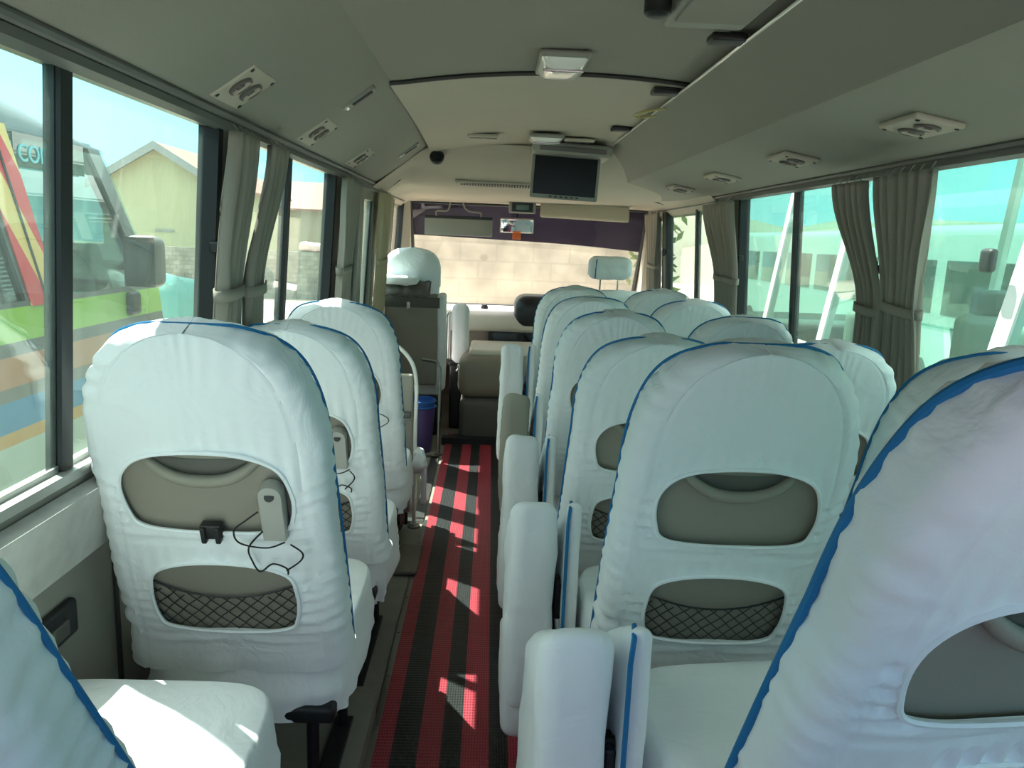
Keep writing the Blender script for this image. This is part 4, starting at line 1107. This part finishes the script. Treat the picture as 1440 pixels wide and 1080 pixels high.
# vans
def van(name, label, side_x, width, y0, y1, sgn, paint, gl, pillars, win_z, roof_z, slant, group=None, nose=.55, drop=1.2):
    """a minibus alongside: sgn = which of its sides faces us (+1: its right side, at side_x, body goes to -x)"""
    r = empty(name, (side_x, (y0 + y1) / 2, GZ), label, 'van', group)
    ox, oy, oz = r.location
    wz0, wz1 = win_z
    def X(z, t=0):                     # tumblehome of the near side
        k = 0 if z < wz0 else (z - wz0) / (roof_z - wz0)
        return side_x - sgn * (.10 * k + t) - (sgn * .28 * max(0, (z - wz1) / (roof_z - wz1)) ** 2.2 if z > wz1 else 0)
    def XF(z, t=0): 
        return 2 * (side_x - sgn * width / 2) - X(z, t)
    bz = GZ + .32
    zs = [bz, bz + .3, .2, .6, wz0]
    zs = sorted(set([bz + (wz0 - bz) * i / 6 for i in range(7)]))
    def yfront(z):                     # windscreen line and nose
        if z <= .35: return y1
        if z <= wz0: return y1 - nose * .35 * (z - .35) / (wz0 - .35)
        return y1 - nose * .35 - (z - wz0) * slant
    yt = yfront(wz1)
    def zr(y): return roof_z - (roof_z - wz1 - .02) * max(0, (y - (yt - drop)) / drop) ** 1.7
    ysr = [y0 + (yt - y0) * i / 24 for i in range(25)]; ts = [i / 8 for i in range(9)]
    body = MB()
    def P(x, y, z): return (x - ox, y - oy, z - oz)
    for XX in (X, XF):
        body.grid([[P(XX(z), y0 + (yfront(z) - y0) * i / 10, z) for i in range(11)] for z in zs])
        e = 1 if XX is X else -1
        body.grid([[P(XX(wz1) - e * sgn * (.30 * t ** 2.0), y, wz1 + (zr(y) - wz1) * t ** .8) for y in ysr] for t in ts])
        for (yb, w_, lean) in pillars:
            for j in range(6):
                za, zb = wz0 + (wz1 - wz0) * j / 6, wz0 + (wz1 - wz0) * (j + 1) / 6
                ya, yc = yb - lean * (j / 6), yb - lean * ((j + 1) / 6)
                q = [P(XX(za), ya, za), P(XX(za), ya + w_, za), P(XX(zb), yc + w_, zb), P(XX(zb), yc, zb), P(XX(za, .05), ya, za), P(XX(za, .05), ya + w_, za), P(XX(zb, .05), yc + w_, zb), P(XX(zb, .05), yc, zb)]
                body.hexa([q[0], q[1], q[5], q[4], q[3], q[2], q[6], q[7]])
    # front, tail and roof skins
    def cross(z, yfn, n=8): return [P(X(z) + (XF(z) - X(z)) * i / n, yfn(z) + (.10 * sin(pi * i / n)), z) for i in range(n + 1)]
    body.grid([cross(z, yfront) for z in zs]); body.grid([cross(z, lambda z: y0) for z in zs])
    xa, xb = X(wz1) - sgn * .30, XF(wz1) + sgn * .30
    body.grid([[P(xa + (xb - xa) * i / 8, y, zr(y) + .05 * sin(pi * i / 8)) for i in range(9)] for y in ysr])
    body.grid([[P(X(wz1) - sgn * .3 * t ** 2 + (XF(wz1) - X(wz1) + sgn * .6 * t ** 2) * i / 8, y0, wz1 + (roof_z - wz1) * t ** .8) for i in range(9)] for t in ts])
    body.grid([[P(X(bz) + (XF(bz) - X(bz)) * i, y0 + (y1 - y0) * j, bz) for i in (0, 1)] for j in (0, 1)])
    body.build('body', paint, r, ang=50)
    # glass along both sides, windscreen
    for XX, nm in ((X, 'side_glass'), (XF, 'far_side_glass')):
        g = MB()
        g.grid([[P(XX(z, .012), y0 + .1 + (yfront(z) - .06 - y0 - .1) * i / 6, z) for i in range(7)] for z in (wz0 - .02, (wz0 + wz1) / 2, wz1 + .02)])
        g.build(nm, gl, r)
    g = MB().grid([cross(z, lambda z: yfront(z) - .01) for z in (wz0, (wz0 + wz1) / 2, wz1)]); g.build('windscreen', M['g_van'], r)
    # inside floor, dash and seats
    MB().box(P(min(X(0), XF(0)) + .08, y0 + .1, -.35), P(max(X(0), XF(0)) - .08, y1 - .3, -.3)).build('cabin_floor', M['shell_dark'], r, False)
    MB().rbox(P((X(.9) + XF(.9)) / 2, y1 - nose * .35 - .32, wz0 - .16), (width / 2 - .1, .22, .12), .06, 4).build('dashboard', M['shell_dark'], r)
    # wheels
    for yy in (y0 + .9, y1 - .9):
        for xx in (X(0) - sgn * .12, XF(0) + sgn * .12):
            MB().lathe([(.0, -.10), (.30, -.10), (.34, -.07), (.34, .07), (.30, .10), (.20, .09), (.17, .06), (0, .06)], Matrix.Translation(P(xx, yy, GZ + .34)) @ Matrix.Rotation(pi / 2, 4, 'Y'), 28).build('wheel', M['rubber'], r)
    return r, P, X
def van_seat(r, P, x, y, z, m, hm):
    c = MB().rbox(P(x, y, z - .30), (.24, .07, .36), .08, 8).rbox(P(x, y + .26, z - .62), (.24, .26, .09), .05, 5); c.build('van_seat', m, r)
    h = MB().rbox(P(x, y, z + .13), (.15, .05, .09), .04, 6); h.build('van_headrest', hm, r)
rL, PL, XL = van('striped_van', 'parked minibus with green, orange and blue bands outside the large left window', -1.80, 1.75, -2.2, 3.76, 1, M['livery'], M['g_dark'],
    [(-.9, .10, .08), (.9, .10, .08), (2.56, .20, .13), (3.45, .09, .31)], (1.12, 1.66), 1.95, .57, drop=1.15)
van_seat(rL, PL, -2.2, 2.9, 1.15, M['shell_dark'], M['shell_dark']); van_seat(rL, PL, -3.0, 2.9, 1.15, M['shell_dark'], M['shell_dark'])
cp = MB()
for j in range(8):
    za, zb = 1.10 + .58 * j / 8, 1.10 + .58 * (j + 1) / 8; ya, yb = 2.58 - .13 * j / 8, 2.58 - .13 * (j + 1) / 8
    cp.hexa([PL(XL(za) + .006, ya, za), PL(XL(za) + .006, ya + .17, za), PL(XL(za) + .002, ya + .17, za), PL(XL(za) + .002, ya, za), PL(XL(zb) + .006, yb, zb), PL(XL(zb) + .006, yb + .17, zb), PL(XL(zb) + .002, yb + .17, zb), PL(XL(zb) + .002, yb, zb)])
cp.build('chevron_stripe', M['chevron'], rL, False)
MB().tube([PL(XL(.2) + .006, 2.67, .2), PL(XL(1.1) + .008, 2.67, 1.1), PL(XL(1.68) + .008, 2.54, 1.68)], .006, 6).build('door_gap', M['seam'], rL)
MB().box(PL(XL(1.60) + .002, 2.64, 1.55), PL(XL(1.60) + .006, 3.08, 1.66)).build('window_banner', M['g_dark'], rL, False)
fc = bpy.data.curves.new('lettering', 'FONT'); fc.body = 'COMF'; fc.size = .082; fc.extrude = .002
ft = bpy.data.objects.new('text_shape', fc); COL.objects.link(ft); bpy.context.view_layer.update()
me = bpy.data.meshes.new_from_object(ft.evaluated_get(bpy.context.evaluated_depsgraph_get())); bpy.data.objects.remove(ft)
fo = put(me, 'lettering', rL)
fo.rotation_euler = (pi / 2, 0, pi / 2); fo.location = PL(XL(1.60) + .008, 2.66, 1.57)
me.materials.clear(); me.materials.append(mat('faint_blue_lettering', (.10, .36, .42), .5))
mr_ = MB().rbox(PL(-1.70, 3.22, 1.23), (.075, .05, .105), .04, 6).tube([PL(-1.74, 3.22, 1.24), PL(-1.84, 3.30, 1.20)], .018, 8); mr_.build('wing_mirror', M['shell_dark'], rL)
MB().rbox(PL(-1.70, 3.168, 1.23), (.062, .004, .10), .02, 5).build('mirror_glass', M['screen'], rL)
MB().rbox(PL(-1.795, 2.72, .90), (.012, .07, .022), .010, 4).build('door_handle', M['black'], rL)
MB().rbox(PL(-1.795, 3.30, 1.05), (.02, .05, .05), .02, 4).build('side_lamp', M['black'], rL)

rR, PR, XR = van('white_minibus', 'white parked bus with slanted window pillars outside the right windows', 1.85, 1.8, -1.0, 7.6, -1, M['white_paint'], M['g_van'],
    [(.9, .11, .25), (3.17, .10, .25), (4.88, .075, .28), (5.92, .07, .28)], (.78, 2.15), 2.5, .30, nose=.6)
van_seat(rR, PR, 2.35, 3.55, 1.02, M['pale'], M['shell_dark']); van_seat(rR, PR, 3.1, 3.55, 1.02, M['shell'], M['shell_dark'])
van_seat(rR, PR, 2.35, 5.1, .95, M['shell'], M['shell_dark']); van_seat(rR, PR, 3.1, 5.1, .95, M['shell'], M['shell_dark'])
MB().hexa([PR(1.90, 5.78, 1.80), PR(1.93, 5.78, 1.80), PR(1.93, 7.1, 1.80), PR(1.90, 7.1, 1.80), PR(1.885, 5.78, 1.87), PR(1.93, 5.78, 1.87), PR(1.93, 7.1, 1.87), PR(1.885, 7.1, 1.87)]).build('window_rail', M['white_paint'], rR, False)
MB().rbox(PR(1.80, 3.22, 1.37), (.02, .04, .05), .018, 5).build('round_mirror', M['black'], rR)
MB().rbox(PR(2.0, 4.70, 1.18), (.003, .09, .06), .002, 2).build('window_paper', M['pinkp'], rR)

# farther white bus on the right
r = empty('white_bus', (6.7, 10.2, GZ), 'white bus parked beyond the nearer one, outside the right windows', 'bus', 'white buses parked on the right')
MB().rbox((0, 0, 1.42), (1.0, 3.3, 1.15), .15, 6).build('body', M['grey_paint'], r)
for k in range(4): MB().rbox((-.99, -2.4 + k * 1.6, 1.75), (.02, .68, .36), .015, 3).build('side_window', M['g_dark'], r)
for yy in (-2.1, 2.1): MB().lathe([(0, -.1), (.36, -.1), (.36, .1), (0, .1)], Matrix.Translation((-.92, yy, .36)) @ Matrix.Rotation(pi / 2, 4, 'Y'), 24).build('wheel', M['rubber'], r)
r2 = copy_tree(r); r2.location = (7.4, 17.6, GZ); r2['label'] = 'farthest white bus, seen through the middle right window'
# house with gable
def house(loc, w_, d_, eave, apex, label, wallm, rot=0):
    r = empty('house', loc, label, 'house'); r.rotation_euler.z = rot
    h = MB().prism([(-w_ / 2, 0), (w_ / 2, 0), (w_ / 2, eave), (0, apex), (-w_ / 2, eave)], lambda x, z: (x, 0, z), lambda x, z: (x, d_, z)); h.build('walls', wallm, r, False)
    ov = .35; sl2 = (apex - eave) / (w_ / 2); rf = MB()
    for s in (-1, 1):
        a = (s * (w_ / 2 + ov), eave - ov * sl2); b = (0, apex)
        rf.hexa([(a[0], -.4, a[1] + .05), (b[0], -.4, b[1] + .05), (b[0], d_ + .3, b[1] + .05), (a[0], d_ + .3, a[1] + .05), (a[0], -.4, a[1] + .15), (b[0], -.4, b[1] + .15), (b[0], d_ + .3, b[1] + .15), (a[0], d_ + .3, a[1] + .15)])
    rf.build('roof', M['roof'], r, False)
    fb = MB()
    for s in (-1, 1):
        a = (s * (w_ / 2 + ov), eave - ov * sl2); b = (0, apex)
        fb.hexa([(a[0], -.46, a[1] - .12), (b[0], -.46, b[1] - .12), (b[0], -.41, b[1] - .12), (a[0], -.41, a[1] - .12), (a[0], -.46, a[1] + .18), (b[0], -.46, b[1] + .18), (b[0], -.41, b[1] + .18), (a[0], -.41, a[1] + .18)])
    fb.build('fascia_board', M['fascia'], r, False)
    MB().box((-.25, -.04, eave * .52), (.45, .0, eave * .52 + .07)).build('vent_slot', M['fascia'], r, False)
    return r
house((-12.8, 30, GZ), 4.4, 9, 3.7, 5.0, 'pale yellow gabled house beyond the striped van', M['house'])
house((-7.6, 45, GZ), 6.0, 8, 3.3, 4.7, 'cream house with a red roof behind the second left window', M['house2'], rad(90))
o = MB().box((-9, -.2, 0), (9, .2, 1.5)).build('stone_wall', M['stones'], smooth=False); o.location = (-10, 25, GZ); tag(o, 'rough stone boundary wall below the houses', 'wall')
o = MB().grid([[(-.9 + 1.8 * i / 8, .3 * sin(i), 1.75 - j * .28 + .2 * (1 - abs(i - 4) / 4)) for j in range(6)] for i in range(9)]).build('teal_tarpaulin', M['tealp']); o.location = (-4.2, 9.5, GZ - .33)
q = o.modifiers.new('thickness', 'SOLIDIFY'); q.thickness = .02; tag(o, 'teal sheet standing in the yard in front of the stone wall', 'sheet')
o = MB().rbox((0, 0, 0), (.42, .2, .14), .12, 8, .04, 5).build('pale_sack', M['pinkp'], ang=70); o.location = (-6.0, 25.0, GZ + 1.66); tag(o, 'pale pink sack lying on the stone wall', 'sack')
hl = MB(); P_ = []
for i in range(40):
    x = 8 + 70 * i / 39; h_ = 4.2 + 1.2 * nz(i * .35, 2) + .6 * nz(i * 1.1, 5); P_.append([(x, 62 - .5 * x + k * 6, GZ + h_ * s) for k, s in ((-2, 0), (-1, .55), (0, .95), (1, 1), (2, .3))])
struct('hillside', hl.grid(P_), M['hillm'], 'low dry hillside behind the vehicles on the right', 'hill', smooth=True)
# power lines
for k, (a, b, lab) in enumerate((((-16, 18, 6.2), (-4, 40, 7.0), 'thin power line across the sky left of the gabled house'), ((6, 10, 6.0), (14, 16, 3.6), 'thin cable slanting down the sky in the near right window'))):
    pts = [Vector(a).lerp(Vector(b), t / 12) + Vector((0, 0, -.5 * (1 - (2 * t / 12 - 1) ** 2))) for t in range(13)]
    tag(MB().tube(pts, .018, 6).build('power_cable', M['black']), lab, 'cable')
# shrub by the right quarter window
sb = empty('shrub', (1.62, 9.12, GZ), 'sunlit shrub outside the right front quarter window', 'shrub')
lv = MB(); random.seed(3)
for k in range(420):
    a = random.uniform(0, 2 * pi); rr = random.uniform(0, .28) ** .9; z = random.uniform(.5, 2.5); c = Vector((rr * cos(a), rr * sin(a), z)); d = Vector((random.uniform(-1, 1), random.uniform(-1, 1), random.uniform(-.4, .8))).normalized() * .09; e = d.cross(Vector((random.random(), random.random(), random.random()))).normalized() * .035
    lv.add([c - d, c + e, c + d, c - e], [(0, 1, 2, 3)])
lv.build('leaves', M['leaf'], sb, False); MB().tube([(0, 0, 0), (.03, 0, .9), (0, .03, 2.2)], [.04, .03, .01], 8).build('stem', M['hump'], sb)
bpy.context.view_layer.update()
